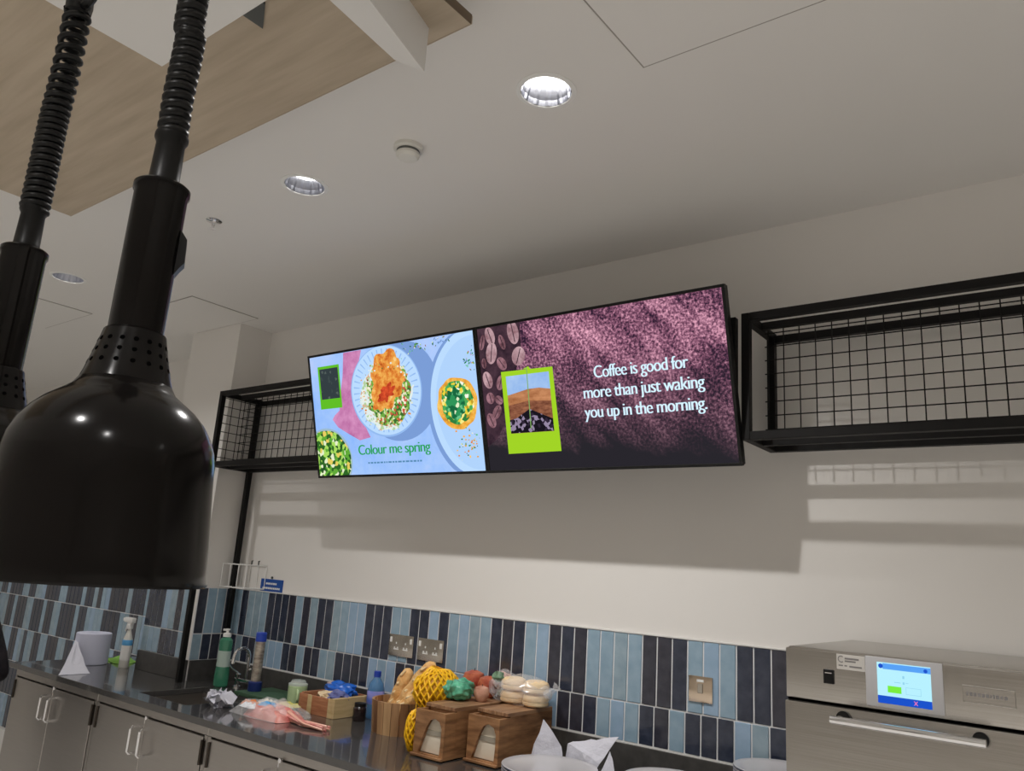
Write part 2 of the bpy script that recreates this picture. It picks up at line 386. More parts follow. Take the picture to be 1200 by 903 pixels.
runsC = [('L', -7.01, -6.84), ('D', -6.84, -6.71), ('L', -6.71, -6.59), ('D', -6.59, -6.54), ('L', -6.54, -6.47), ('D', -6.47, -6.35), ('L', -6.35, -6.2), ('D', -6.2, -6.03), ('L', -6.03, -5.94), ('D', -5.94, -5.83), ('L', -5.83, -5.76)]
def seq(runs, st, pitch, n, sd):
    r = random.Random(sd); out = ''
    for i in range(n):
        c = st + (i + .5) * pitch; k = [q for q, a, b in runs if a <= c < b]
        out += k[0] if k else (out[-1] if out and r.random() < .55 else r.choice('LD'))
    return out
P = .0571; n = 66; st = -4.33 - n * P; hr = .236; zz = [H(-.18), H(-.418), H(-.653), H(-.888), H(-1.123), H(-1.345)]
tiles([(seq(runsA, st, P, n, 1), st, P, zz[1], zz[0]), (seq(runsB, st, P, n, 2), st, P, zz[2], zz[1]), (seq(runsC, st, P, n, 3), st, P, zz[3], zz[2]),
       (seq([], st, P, n, 4), st, P, zz[4], zz[3]), (seq([], st, P, n, 5), st, P, zz[5], zz[4])], 'x', .12, 'tiled_splashback', 'tall blue and navy tiled wall running past the far end of the counter')
struct(MB().box(-3.850, -3.8425, -.217, -.2105, ZB, ZT, WHITEP).build('trim_1'))
struct(MB().box(-3.835, XR, -.009, 0, ZT, ZT + .004, WHITEP).box(-3.835, -.4, -.010, 0, ZB - .004, ZB, WHITEP).build('trim_2'))

# ------------------------------------------------------------------ counter
CX0, CX1, CY0 = -4.80, 1.2, -.670
SX0, SX1, SY0, SY1 = -3.625, -3.235, -.575, -.245
t = thing('worktop', 'glossy dark grey stone worktop along the wall', 'worktop', (CX0, CY0, .87))
mb = MB()
Zt, Zb = ZW, ZW - .026
mb.box(CX0, SX0, CY0, -.212, Zb, Zt, STONE, .002, seg=1).box(CX0, -4.332, -.212, .112, Zb, Zt, STONE)
mb.box(-3.832, SX0, -.212, 0, Zb, Zt, STONE).box(SX0, SX1, CY0, SY0, Zb, Zt, STONE).box(SX0, SX1, SY1, 0, Zb, Zt, STONE).box(SX1, CX1, CY0, 0, Zb, Zt, STONE)
mb.build('slab', t, smooth=0)
mb = MB().box(-3.825, -.3, -.018, -.001, ZW, ZB - .004, STONE_UP, .001, seg=1).box(-4.33, -3.85, -.228, -.211, ZW, ZB, STONE_UP, .001, seg=1).box(-3.841, -3.825, -.21, -.001, ZW, ZB, STONE_UP)
tag(mb.build('stone_upstand', smooth=0), 'low dark stone upstand strip running along the foot of the tiles', 'upstand')
t = thing('sink', 'rectangular steel sink bowl let into the worktop', 'sink', (SX0, SY0, .72))
mb = MB(); x0, x1, y0, y1 = SX0, SX1, SY0, SY1
for a, b in (((x0 - .004, x0, y0 - .004, y1 + .004), 0), ((x1, x1 + .004, y0 - .004, y1 + .004), 0), ((x0, x1, y0 - .004, y0), 0), ((x0, x1, y1, y1 + .004), 0)):
    mb.box(*a, .70, ZW - .0262, STEEL)
mb.box(x0, x1, y0, y1, .70, .704, STEEL)
mb.build('bowl', t, smooth=0)
MB().lathe([(.035, .704), (.032, .708), (.02, .706), (0, .706)], CHROME, ((x0 + x1) / 2, (y0 + y1) / 2, 0), 24).build('drain', t)

# cabinets
def hinge(x, z, par):
    mb = MB().tube([(x, -.657, z - .045), (x, -.657, z + .045)], .006, HINGE, 10).box(x - .012, x + .012, -.6535, -.651, z - .043, z + .043, HINGE)
    return mb.build('hinge', par)
def cab(x0, xm, x1, label):
    t = thing('base_cabinet', label, 'cabinet', (x0, -.65, .1), group='stainless steel base cabinets')
    yb = -.232 if x0 < -4 else -.02
    mb = MB().box(x0, x1, -.632, yb, .10, .69, STEEL).box(x0, x0 + .016, -.632, yb, .69, ZW - .028, STEEL).box(x1 - .016, x1, -.632, yb, .69, ZW - .028, STEEL)
    mb.box(x0 + .016, x1 - .016, yb - .016, yb, .69, ZW - .028, STEEL).box(x0 + .016, x1 - .016, -.632, -.616, .69, ZW - .028, STEEL)
    mb.box(x0, x1, -.65, -.632, ZW - .062, ZW - .028, STEEL, .002, seg=1)
    mb.box(x0, x0 + .022, -.65, -.632, .10, ZW - .062, STEEL).box(x1 - .022, x1, -.65, -.632, .10, ZW - .062, STEEL)
    mb.box(x0 + .03, x1 - .03, -.58, yb - .03, 0, .10, SEALBLK)
    mb.build('body', t, smooth=0)
    for a, b, sgn in ((x0 + .026, xm - .0015, 1), (xm + .0015, x1 - .026, -1)):
        d = MB().box(a, b, -.6545, -.634, .115, ZW - .067, STEEL, .002, seg=1).build('door', t, smooth=0)
        hx = (b - .038) if sgn > 0 else (a + .038)
        zt, zb_ = H(-.745), H(-.852)
        pts = [(hx, -.655, zt), (hx, -.682, zt), (hx, -.690, zt - .008), (hx, -.690, zb_ + .008), (hx, -.682, zb_), (hx, -.655, zb_)]
        h = MB().tube(pts, .0062, CHROME, 10).build('handle', d); h['label'] = 'chrome pull handle'
        hinge(a - .0015 if sgn > 0 else b + .0015, H(-.765), d); hinge(a - .0015 if sgn > 0 else b + .0015, .3, d)
    l = MB().tube([(xm + .02, -.6545, H(-.703)), (xm + .02, -.664, H(-.703))], .008, CHROME, 14).box(xm + .018, xm + .022, -.667, -.664, H(-.725), H(-.697), CHROME).build('lock', t)
    return t
cab(-4.745, -4.28, -3.835, 'steel two-door cabinet at the left end of the counter')
cab(-3.833, -3.395, -2.925, 'steel two-door cabinet under the sink')
cab(-2.923, -2.47, -2.02, 'steel two-door cabinet to the right of the sink cabinet')
cab(-2.018, -1.56, -1.11, 'steel two-door cabinet under the stacked plates')
cab(-1.108, -.65, -.2, 'steel two-door cabinet under the oven')

# ------------------------------------------------------------------ black wall racks
FY0, FY1 = -.285, -.262      # front members
def rack(x0, x1, label, legs, side):
    t = thing('mesh_rack', label, 'rack', (x0, -.15, H(.45)), group='black steel mesh racks on the wall')
    s = .026; zt, zt0, zb, zb0 = H(.856), H(.830), H(.471), H(.445)
    B = lambda mb, *a: mb.box(*a, BLACKSTEEL, .0015, seg=1)
    bottom = .901 if legs else zb0
    for x in ([x0] if legs else [x0, x1 - s]) + ([x1 - s] if legs else []):
        lo = bottom if x == x0 else zb0
        B(MB(), x, x + s, FY0, FY0 + s, lo, zt).build('front_post', t, smooth=0)
        B(MB(), x, x + s, -.054, -.054 + s, (lo if x == x0 else zb0), zt).build('rear_post', t, smooth=0)
    mb = MB(); B(mb, x0 + s, x1 - s, FY0, FY0 + s, zt0, zt); B(mb, x0 + s, x1 - s, -.172, -.172 + s * .8, zt0 + .003, zt); B(mb, x0 + s, x1 - s, -.054, -.030, zt0 - .012, zt - .012)
    for x in (x0, x1 - s): B(mb, x, x + s, FY0 + s, -.054, zt0, zt)
    mb.build('top_frame', t, smooth=0)
    mb = MB(); B(mb, x0 + s, x1 - s, FY0, FY0 + s, zb0, zb); B(mb, x0 + s, x1 - s, -.172, -.172 + s * .8, zb0, zb - .002); B(mb, x0 + s, x1 - s, -.054, -.028, zb0, zb)
    for x in (x0, x1 - s): B(mb, x, x + s, FY0 + s, -.054, zb0, zb)
    for x in (x0 + s, x1 - s): pass
    mb.build('bottom_frame', t, smooth=0)
    mb = MB(); r = .0021; ym = -.146; c = .0505
    xs = x0 + s + .012
    while xs < x1 - s:
        mb.tube([(xs, ym, zb), (xs, ym, zt0 + .01)], r, BLACKSTEEL, 5); xs += c
    z = zb + .030
    while z < zt0:
        mb.tube([(x0 + s, ym + .003, z), (x1 - s, ym + .003, z)], r, BLACKSTEEL, 5); z += .0462
    if side:
        xq = x0 + .004; y = -.25
        while y < -.05:
            mb.tube([(xq, y, zb), (xq, y, zt0 + .01)], r, BLACKSTEEL, 5); y += c
        z = zb + .030
        while z < zt0:
            mb.tube([(xq + .003, FY0 + s, z), (xq + .003, -.054, z)], r, BLACKSTEEL, 5); z += .0462
    mb.build('wire_mesh', t, smooth=60)
    if not legs or True:
        MB().box(x0 + .3, x0 + .34, -.030, 0, zt - .026, zt - .014, BLACKSTEEL).box(x1 - .34, x1 - .3, -.030, 0, zt - .026, zt - .014, BLACKSTEEL).build('wall_bracket', t, smooth=0)
    return t
rack(-3.822, -2.75, 'black mesh wall rack left of the screens, standing on long posts in the corner', True, True)
rack(-.900, 1.6, 'long black mesh wall rack right of the screens', False, False)

# ------------------------------------------------------------------ screens
TH = math.atan2(.1495, .544); SH = .5635
def glyph_curve(body, size, off, m, tr, shear=0.):
    """outline of a line of lettering as mesh data in the screen's (x, z) plane"""
    cu = bpy.data.curves.new('lettering', 'FONT'); cu.body = body; cu.size = size; cu.offset = off; cu.extrude = 0; cu.shear = shear; cu.space_character = .93
    ob = bpy.data.objects.new('lettering', cu); COL.objects.link(ob)
    dg = bpy.context.evaluated_depsgraph_get(); dg.update()
    me = bpy.data.meshes.new_from_object(ob.evaluated_get(dg))
    vs = [tuple(v.co) for v in me.vertices]; fs = [list(p.vertices) for p in me.polygons]
    bpy.data.objects.remove(ob); bpy.data.curves.remove(cu); bpy.data.meshes.remove(me)
    return vs, fs
def lettering(mb, body, x0, x1, z, h, m, y, fat=0.):
    """fit the line between x0 and x1 with x-height scale h; thick uprights, thin horizontals like a display serif"""
    vs, fs = glyph_curve(body, 1., -.012, m, None)
    xa, xb = min(v[0] for v in vs), max(v[0] for v in vs); k = (x1 - x0) / (xb - xa)
    cnt = {}
    for f in fs:
        for i in range(len(f)):
            e = tuple(sorted((f[i], f[(i + 1) % len(f)]))); cnt[e] = cnt.get(e, 0) + 1
    sv, sf = [], []
    for (i, j_), c in cnt.items():
        if c == 1 and abs(vs[i][1] - vs[j_][1]) < .004:
            a, b_ = sorted((vs[i][0], vs[j_][0]))
            if .03 < b_ - a < .16:
                zz_ = vs[i][1]; up = -1 if zz_ > .2 else 1
                o = len(sv); q = .045; sv += [(a - q, zz_), (b_ + q, zz_), (b_ + q, zz_ + up * .022), (a - q, zz_ + up * .022)]; sf.append([o, o + 1, o + 2, o + 3])
    if fat: mb.add([(x0 + (v[0] - xa) * k + fat * .5 + (0), y - .0003, z + v[1] * h) for v in sv], sf, m)
    for j in range(4 if fat else 1):
        dx = fat * (j / 3. if fat else 0)
        mb.add([(x0 + (v[0] - xa) * k + dx, y - .00006 * j, z + v[1] * h) for v in vs], fs, m)
def serifs(mb, xs, z, w, h, m, y):
    for x in xs: mb.add([(x - w / 2, y, z), (x + w / 2, y, z), (x + w / 2, y, z + h), (x - w / 2, y, z + h)], [[0, 1, 2, 3]], m)
def disc(mb, cx, cz, rx, rz, m, y, n=48, amp=0., sd=0, clip=None, rot=0.):
    vs = [(cx, y, cz)]
    for k in range(n):
        a = 2 * PI * k / n; q = 1 + amp * noise.noise(Vector((math.cos(a) * 2.3 + sd, math.sin(a) * 2.3, sd)))
        px, pz = rx * q * math.cos(a), rz * q * math.sin(a)
        X, Z = cx + px * math.cos(rot) - pz * math.sin(rot), cz + px * math.sin(rot) + pz * math.cos(rot)
        if clip: X = min(max(X, clip[0]), clip[1]); Z = min(max(Z, clip[2]), clip[3])
        vs.append((X, y, Z))
    mb.add(vs, [[0, 1 + k, 1 + (k + 1) % n] for k in range(n)], m)
def poly(mb, pts, m, y): mb.add([(a, y, b) for a, b in pts], [list(range(len(pts)))], m)
SKY = emat('screen_lilac_blue', (.36, .56, .97))
def screen(xc, label):
    t = thing('display_screen', label, 'screen', (xc, -.277, H(.366)), rot=(TH, 0, 0), group='wall-mounted menu screens')
    W = 1.0045 / 2
    L = lambda mb, nm, **k: build_local(mb, nm, t, **k)
    mb = MB(); b = .010; Hh = SH
    for a in ((-W, W, 0, b), (-W, W, Hh - b, Hh), (-W, -W + b, b, Hh - b), (W - b, W, b, Hh - b)):
        mb.box(a[0], a[1], -.004, .012, a[2], a[3], SATINBLACK, .001, seg=1)
    L(mb, 'bezel', smooth=0)
    mb = MB().box(-W + .002, W - .002, .012, .030, .002, Hh - .002, SATINBLACK, .002, seg=1).box(-.33, .33, .030, .055, .08, .44, SATINBLACK, .006)
    L(mb, 'housing')
    return t, W, b
def build_local(mb, nm, par, smooth=0):
    o = mb.build(nm, smooth=smooth); o.parent = par; WM[o.name] = WM[par.name]; return o
# left screen
t, W, b = screen(-2.4055, 'left lit menu screen with plates of food and green lettering')
X0 = -W; x_ = lambda u: X0 + u      # metres from the left edge
c = (-W + b, W - b, b, SH - b)
mb = MB(); y = .0
PALE = emat('screen_pale', (.44, .66, .98)); LILAC = emat('screen_lilac', (.50, .56, .95)); SHADE = emat('screen_cool_shadow', (.20, .34, .68))
PLW = emat('screen_plate', (.50, .72, 1.)); RIM = emat('screen_plate_rim', (.30, .50, .88))
SKYN = emat('screen_backdrop', (.4, .6, 1), cells=('noise', 2.2, [(.3, (.24, .46, .98)), (.5, (.38, .58, .98)), (.7, (.58, .66, .97))], (1, 1, 1)))
poly(mb, [(c[0], c[2]), (c[1], c[2]), (c[1], c[3]), (c[0], c[3])], SKYN, y)
disc(mb, x_(.56), .36, .235, .215, SHADE, y - .0001, clip=c)
HAND = emat('screen_hand', (.6, .2, .42), cells=('noise', 9, [(.3, (.42, .10, .30)), (.7, (.78, .36, .62))], (1, 1, 1)))
hand = [(.243, .552), (.30, .552), (.36, .552), (.33, .52), (.30, .46), (.285, .40), (.285, .34), (.30, .27), (.345, .215), (.37, .17), (.30, .16), (.235, .19), (.165, .225), (.132, .262), (.15, .28), (.185, .30), (.19, .34), (.225, .45)]
mb.add([(x_(.25), y - .0002, .30)] + [(x_(a), y - .0002, q) for a, q in hand], [[0, 1 + i, 1 + (i + 1) % len(hand)] for i in range(len(hand))], HAND)
disc(mb, x_(.485), .362, .214, .196, RIM, y - .0003, clip=c, n=64)
disc(mb, x_(.485), .364, .208, .190, PLW, y - .0004, clip=c, n=64)
for k in range(40):
    a = 2 * PI * k / 40
    mb.add([(x_(.485) + r_ * math.cos(a + da) * 1.05, y - .0005, .364 + r_ * math.sin(a + da) * .96) for r_, da in ((.150, -.012), (.186, -.018), (.186, .018), (.150, .012))], [[0, 1, 2, 3]], RIM)
SAL = emat('screen_salad', (0, 0, 0), cells=('voro', 95, [(0, (.05, .16, .03)), (.22, (.16, .40, .06)), (.45, (.42, .62, .16)), (.6, (.80, .80, .55)), (.74, (.62, .10, .06)), (.84, (.28, .10, .04)), (.92, (.95, .88, .7))], (1, 1, 1)))
CHK = emat('screen_chicken', (0, 0, 0), cells=('noise', 26, [(.30, (.35, .05, .01)), (.45, (.72, .20, .03)), (.6, (.93, .48, .10)), (.75, (.98, .80, .45))], (1, 1, 1)))
RICE = emat('screen_rice', (0, 0, 0), cells=('voro', 90, [(0, (.75, .85, .85)), (.5, (.45, .65, .35)), (.7, (.85, .9, .8)), (.9, (.7, .45, .3))], (1, 1, 1)))
TOM = emat('screen_tomato', (0, 0, 0), cells=('noise', 30, [(.35, (.30, .02, .01)), (.6, (.80, .10, .03)), (.75, (.95, .4, .2))], (1, 1, 1)))
disc(mb, x_(.485), .345, .150, .150, RICE, y - .0006, amp=.25, sd=3, clip=c)
disc(mb, x_(.505), .345, .128, .138, SAL, y - .0007, amp=.3, sd=5, clip=c)
disc(mb, x_(.50), .405, .095, .125, CHK, y - .0008, amp=.35, sd=8, clip=c, rot=-.25)
disc(mb, x_(.465), .335, .065, .05, CHK, y - .0009, amp=.35, sd=2, clip=c, rot=.5)
disc(mb, x_(.49), .35, .05, .03, TOM, y - .0010, amp=.6, sd=4, rot=.5)
for i in range(70):
    a = random.random() * 2 * PI; r_ = random.uniform(.12, .17); q = random.uniform(.003, .007)
    disc(mb, x_(.49) + r_ * math.cos(a), .345 + r_ * .95 * math.sin(a), q, q * .7, random.choice([RICE, SAL, CHK]), y - .0011, n=6)
# right plate
disc(mb, x_(.975), .27, .255, .305, SHADE, y - .0003, clip=c, n=72)
disc(mb, x_(.985), .275, .245, .295, PLW, y - .0004, clip=c, n=72)
disc(mb, x_(.985), .275, .215, .262, PALE, y - .0005, clip=c, n=72)
PAST = emat('screen_pastry', (0, 0, 0), cells=('noise', 20, [(.3, (.50, .16, .02)), (.5, (.88, .42, .05)), (.7, (.98, .72, .22))], (1, 1, 1)))
EGG = emat('screen_filling', (0, 0, 0), cells=('voro', 75, [(0, (.03, .22, .05)), (.3, (.08, .42, .10)), (.52, (.86, .68, .05)), (.72, (.95, .85, .25)), (.86, (.55, .35, .03)), (.94, (.95, .95, .8))], (1, 1, 1)))
DKG = emat('screen_spinach', (0, 0, 0), cells=('voro', 60, [(0, (.01, .14, .05)), (.4, (.03, .30, .10)), (.75, (.15, .55, .25)), (.93, (.8, .9, .6))], (1, 1, 1)))
disc(mb, x_(.880), .280, .104, .104, PAST, y - .0007, amp=.10, sd=1, clip=c)
disc(mb, x_(.880), .283, .084, .087, EGG, y - .0008, amp=.12, sd=6, clip=c)
disc(mb, x_(.872), .275, .052, .062, DKG, y - .0009, amp=.4, sd=9, clip=c)
for i in range(60):
    q = random.uniform(.002, .006); u = random.gauss(.93, .035); v = random.gauss(.12, .045)
    if .03 < v < .2 and u < .985: disc(mb, x_(u), v, q, q * .7, random.choice([SAL, CHK, PAST, DKG]), y - .0011, n=6)
for i in range(70):
    u, v, sg = random.choice([(.66, .525, .035), (.96, .43, .02), (.80, .535, .05), (.97, .46, .02)]); u = random.gauss(u, sg); v = random.gauss(v, .015)
    q = random.uniform(.003, .009)
    if u < .985 and v < .548: disc(mb, x_(u), v, q, q * .45, random.choice([SAL, DKG, SHADE]), y - .0011, n=7, rot=random.random() * 3)
# salad bottom left
BOWL = emat('screen_bowl', (.34, .50, .62)); 
disc(mb, x_(.075), .075, .165, .150, BOWL, y - .0006, clip=c, n=64)
SAL2 = emat('screen_leafy', (0, 0, 0), cells=('voro', 62, [(0, (.03, .14, .02)), (.25, (.12, .40, .04)), (.45, (.40, .72, .12)), (.66, (.80, .88, .60)), (.78, (.02, .09, .02)), (.93, (.80, .62, .12))], (1, 1, 1)))
disc(mb, x_(.075), .075, .155, .140, SAL2, y - .0007, amp=.10, clip=c, n=64)
GRN = emat('screen_green_card', (.12, .52, .02)); DGR = emat('screen_dark_card', (0, 0, 0), cells=('voro', 90, [(0, (.035, .05, .055)), (.9, (.05, .07, .07)), (.97, (.09, .12, .11))], (1, 1, 1)))
poly(mb, [(x_(.060), .312), (x_(.206), .312), (x_(.207), .506), (x_(.061), .506)], GRN, y - .0008)
poly(mb, [(x_(.072), .356), (x_(.197), .356), (x_(.197), .494), (x_(.072), .494)], DGR, y - .0010)
TXG = emat('screen_green_text', (.02, .36, .09)); TXS = emat('screen_small_text', (.10, .26, .45))
lettering(mb, 'Colour me spring', x_(.285), x_(.712), .096, .064, TXG, y - .0012, fat=.0048)
ux = .34
rr = random.Random(3)
while ux < .66:
    w = rr.uniform(.008, .022); poly(mb, [(x_(ux), .056), (x_(min(ux + w, .662)), .056), (x_(min(ux + w, .662)), .063), (x_(ux), .063)], TXS, y - .0012); ux += w + .005
build_local(mb, 'screen_picture', t)
# right screen
t, W, b = screen(-1.4000, 'right lit menu screen with coffee grounds and white lettering')
mb = MB()
bands = [(b, .06), (.06, .10), (.10, .15), (.15, .21), (.21, .27), (.27, .34), (.34, SH - b)]
U = lambda u: -W + (u - 1.0055)
# coffee ground picture: one rectangle; its own picture fades to charcoal towards the lower edge of the photo shown
m = bpy.data.materials.new('screen_coffee_grounds'); m.use_nodes = True; nt = m.node_tree; nt.nodes.clear()
out = nt.nodes.new('ShaderNodeOutputMaterial'); e = nt.nodes.new('ShaderNodeEmission'); nt.links.new(e.outputs[0], out.inputs[0])
tc = nt.nodes.new('ShaderNodeTexCoord')
n1 = nt.nodes.new('ShaderNodeTexNoise'); n1.inputs['Scale'].default_value = 105; n1.inputs['Detail'].default_value = 3; n1.inputs['Roughness'].default_value = .7
mp = nt.nodes.new('ShaderNodeMapping'); mp.vector_type = 'TEXTURE'; mp.inputs['Rotation'].default_value = (0, .85, 0); mp.inputs['Scale'].default_value = (1., 1, .3)
n2 = nt.nodes.new('ShaderNodeTexNoise'); n2.inputs['Scale'].default_value = 4.; n2.inputs['Detail'].default_value = 4
nt.links.new(tc.outputs['Object'], n1.inputs['Vector']); nt.links.new(tc.outputs['Object'], mp.inputs[0]); nt.links.new(mp.outputs[0], n2.inputs['Vector'])
r1 = nt.nodes.new('ShaderNodeValToRGB'); el = r1.color_ramp.elements
el[0].position = .38; el[0].color = (.026, .012, .030, 1); el[1].position = .74; el[1].color = (.92, .46, .60, 1)
k = r1.color_ramp.elements.new(.52); k.color = (.24, .09, .155, 1)
ad = nt.nodes.new('ShaderNodeMath'); ad.operation = 'MULTIPLY_ADD'; ad.inputs[1].default_value = .62; ad.inputs[2].default_value = -.30
nt.links.new(n2.outputs['Fac'], ad.inputs[0])
sm = nt.nodes.new('ShaderNodeMath'); sm.operation = 'ADD'; nt.links.new(n1.outputs['Fac'], sm.inputs[0]); nt.links.new(ad.outputs[0], sm.inputs[1])
nt.links.new(sm.outputs[0], r1.inputs['Fac'])
sx = nt.nodes.new('ShaderNodeSeparateXYZ'); nt.links.new(tc.outputs['Object'], sx.inputs[0])
# picture content: pile edge runs diagonally, black table below and at left
f1 = nt.nodes.new('ShaderNodeMath'); f1.operation = 'MULTIPLY_ADD'; f1.inputs[1].default_value = .10; nt.links.new(sx.outputs['X'], f1.inputs[0]); nt.links.new(sx.outputs['Z'], f1.inputs[2])
nn = nt.nodes.new('ShaderNodeMath'); nn.operation = 'MULTIPLY_ADD'; nn.inputs[1].default_value = .16; nt.links.new(n2.outputs['Fac'], nn.inputs[0]); nt.links.new(f1.outputs[0], nn.inputs[2])
mr = nt.nodes.new('ShaderNodeMapRange'); mr.inputs['From Min'].default_value = .15; mr.inputs['From Max'].default_value = .52; nt.links.new(nn.outputs[0], mr.inputs['Value'])
mx = nt.nodes.new('ShaderNodeMix'); mx.data_type = 'RGBA'; nt.links.new(mr.outputs[0], mx.inputs['Factor'])
mx.inputs[6].default_value = (.022, .020, .026, 1); nt.links.new(r1.outputs[0], mx.inputs[7]); nt.links.new(mx.outputs[2], e.inputs['Color'])
GROUNDS = m
poly(mb, [(-W + b, b), (W - b, b), (W - b, SH - b), (-W + b, SH - b)], GROUNDS, 0)
DKP = emat('screen_bean_table', (.05, .022, .035), cells=('noise', 14, [(.35, (.018, .010, .018)), (.7, (.10, .05, .07))], (1, 1, 1)))
poly(mb, [(-W + b, SH - b), (-W + b, .10), (-W + .06, .13), (-W + .13, .22), (-W + .17, .36), (-W + .21, .45), (-W + .215, SH - b)], DKP, -.0002)
BEAN = emat('screen_bean', (.3, .15, .17), cells=('noise', 20, [(.35, (.09, .035, .045)), (.62, (.40, .20, .24)), (.75, (.75, .50, .55))], (1, 1, 1))); BEAN2 = emat('screen_bean_lit', (.55, .33, .37), cells=('noise', 16, [(.35, (.22, .10, .12)), (.7, (.72, .48, .52))], (1, 1, 1)))
for u, v, a, q, r_ in ((1.075, .52, .022, .036, .3), (1.075, .455, .026, .042, -.2), (1.185, .52, .026, .045, .15), (1.12, .41, .02, .028, .6), (1.20, .43, .03, .036, -.4), (1.045, .355, .022, .034, .3), (1.105, .34, .018, .030, -.4),
                       (1.05, .285, .02, .022, .2), (1.035, .42, .012, .02, 0), (1.075, .23, .018, .03, -.6), (1.045, .20, .02, .03, .4), (1.13, .49, .014, .03, .3), (1.035, .50, .012, .03, -.3), (1.09, .275, .016, .02, .9)):
    disc(mb, U(u), v, a, q, BEAN if q < .034 else BEAN2, -.0004, rot=r_, n=20); 
    mb.add([(U(u) + math.sin(-r_) * q * .8 - .002, -.0005, v + math.cos(r_) * q * .8), (U(u) + math.sin(-r_) * q * .8 + .002, -.0005, v + math.cos(r_) * q * .8), (U(u) - math.sin(-r_) * q * .8 + .002, -.0005, v - math.cos(r_) * q * .8), (U(u) - math.sin(-r_) * q * .8 - .002, -.0005, v - math.cos(r_) * q * .8)], [[0, 1, 2, 3]], DKP)
LIME = emat('screen_lime_card', (.36, .66, .02))
poly(mb, [(U(1.112), .070), (U(1.350), .072), (U(1.346), .376), (U(1.112), .379)], LIME, -.0007)
SK1 = emat('screen_sky_photo', (0, 0, 0), cells=('noise', 3, [(.3, (.14, .34, .80)), (.7, (.55, .72, .92))], (1, 1, 1)))
HIL = emat('screen_field', (0, 0, 0), cells=('noise', 12, [(.3, (.28, .09, .03)), (.7, (.66, .30, .14))], (1, 1, 3)))
BRN = emat('screen_brown_field', (0, 0, 0), cells=('noise', 25, [(.35, (.12, .035, .02)), (.7, (.42, .17, .09))], (1, 1, 3)))
BLK = emat('screen_dark_soil', (0, 0, 0), cells=('voro', 75, [(0, (.010, .008, .014)), (.55, (.03, .02, .04)), (.8, (.30, .24, .36))], (1, 1, 1)))
px0, px1 = U(1.133), U(1.328)
poly(mb, [(px0, .290), (px1, .290), (px1, .360), (px0, .360)], SK1, -.0009)
hl = [(px0, .24), (px1, .24), (px1, .298), (px1 - .05, .306), (px1 - .10, .305), (px0 + .05, .297), (px0, .288)]
poly(mb, hl, HIL, -.0010)
poly(mb, [(px0, .145), (px1, .145), (px1, .255), (px1 - .1, .262), (px0, .25)], BRN, -.0011)
poly(mb, [(px0, .146), (px1, .146), (px1, .19), (px1 - .06, .215), (px1 - .10, .232), (px0 + .03, .20), (px0, .196)], BLK, -.0012)
STR = emat('screen_string', (.22, .42, .12))
poly(mb, [(U(1.225), .16), (U(1.229), .16), (U(1.234), .385), (U(1.230), .385)], STR, -.0014)
poly(mb, [(U(1.215), .38), (U(1.25), .376), (U(1.24), .388)], LIME, -.0014)
TXW = emat('screen_white_text', (.66, .86, 1.), 1.05)
for s_, a, q, zl in (('Coffee is good for', 1.515, 1.866, .318), ('more than just waking', 1.466, 1.914, .250), ('you up in the morning.', 1.463, 1.915, .182)):
    lettering(mb, s_, U(a), U(q) - .003, zl, .062, TXW, -.0016, fat=.0036)
build_local(mb, 'screen_picture', t)
# mounting frame behind the screens
t = thing('screen_mount', 'black steel mounting frame fixed behind the pair of screens', 'screen mount', (-1.9, -.1, H(.4)))
MB().box(-2.7, -.952, -.262, -.245, H(.52), H(.60), BLACKSTEEL).box(-2.7, -.952, -.262, -.245, H(.70), H(.76), BLACKSTEEL).build('cross_rail', t, smooth=0)
mb = MB()
for x in (-2.66, -1.95, -1.3): mb.box(x, x + .05, -.245, 0, H(.50), H(.76), BLACKSTEEL)
mb.build('wall_arm', t, smooth=0)
MB().box(-.955, -.918, -.285, -.262, H(.445), H(.848), BLACKSTEEL, .002, seg=1).build('end_plate', t, smooth=0)
mb = MB()
for x in (-2.405, -1.40):
    for z_, yb in ((.55, -.275), (.73, -.325)):
        mb.box(x - .05, x + .05, yb - .02, -.262, H(z_) - .015, H(z_) + .015, BLACKSTEEL)
mb.build('tilt_bracket', t, smooth=0)

# ------------------------------------------------------------------ heat lamps
def coil_pts(path, R, pitch_fn, n=14):
    """helix of radius R along a polyline path (list of Vectors)"""
    pts = []; path = [Vector(p) for p in path]
    seg = [(path[i + 1] - path[i]).length for i in range(len(path) - 1)]; Ltot = sum(seg)
    def at(s):
        for i, l in enumerate(seg):
            if s <= l or i == len(seg) - 1:
                return path[i].lerp(path[i + 1], min(s / l, 1.)), (path[i + 1] - path[i]).normalized()
            s -= l
    s = 0.; a = 0.
    while s < Ltot:
        p, d = at(s); u = Vector((0, 1, 0)).cross(d).normalized(); w = d.cross(u)
        pts.append(p + (u * math.cos(a) + w * math.sin(a)) * R)
        a += 2 * PI / n; s += pitch_fn(s / Ltot) / n
    return pts
def smooth_path(pts, k=12):
    P_ = [Vector(p) for p in pts]; out = []
    for i in range(len(P_) - 1):
        p0 = P_[max(i - 1, 0)]; p1 = P_[i]; p2 = P_[i + 1]; p3 = P_[min(i + 2, len(P_) - 1)]
        for j in range(k):
            t_ = j / k; t2, t3 = t_ * t_, t_ ** 3
            out.append(.5 * ((2 * p1) + (-p0 + p2) * t_ + (2 * p0 - 5 * p1 + 4 * p2 - p3) * t2 + (-p0 + 3 * p1 - 3 * p2 + p3) * t3))
    out.append(P_[-1]); return out
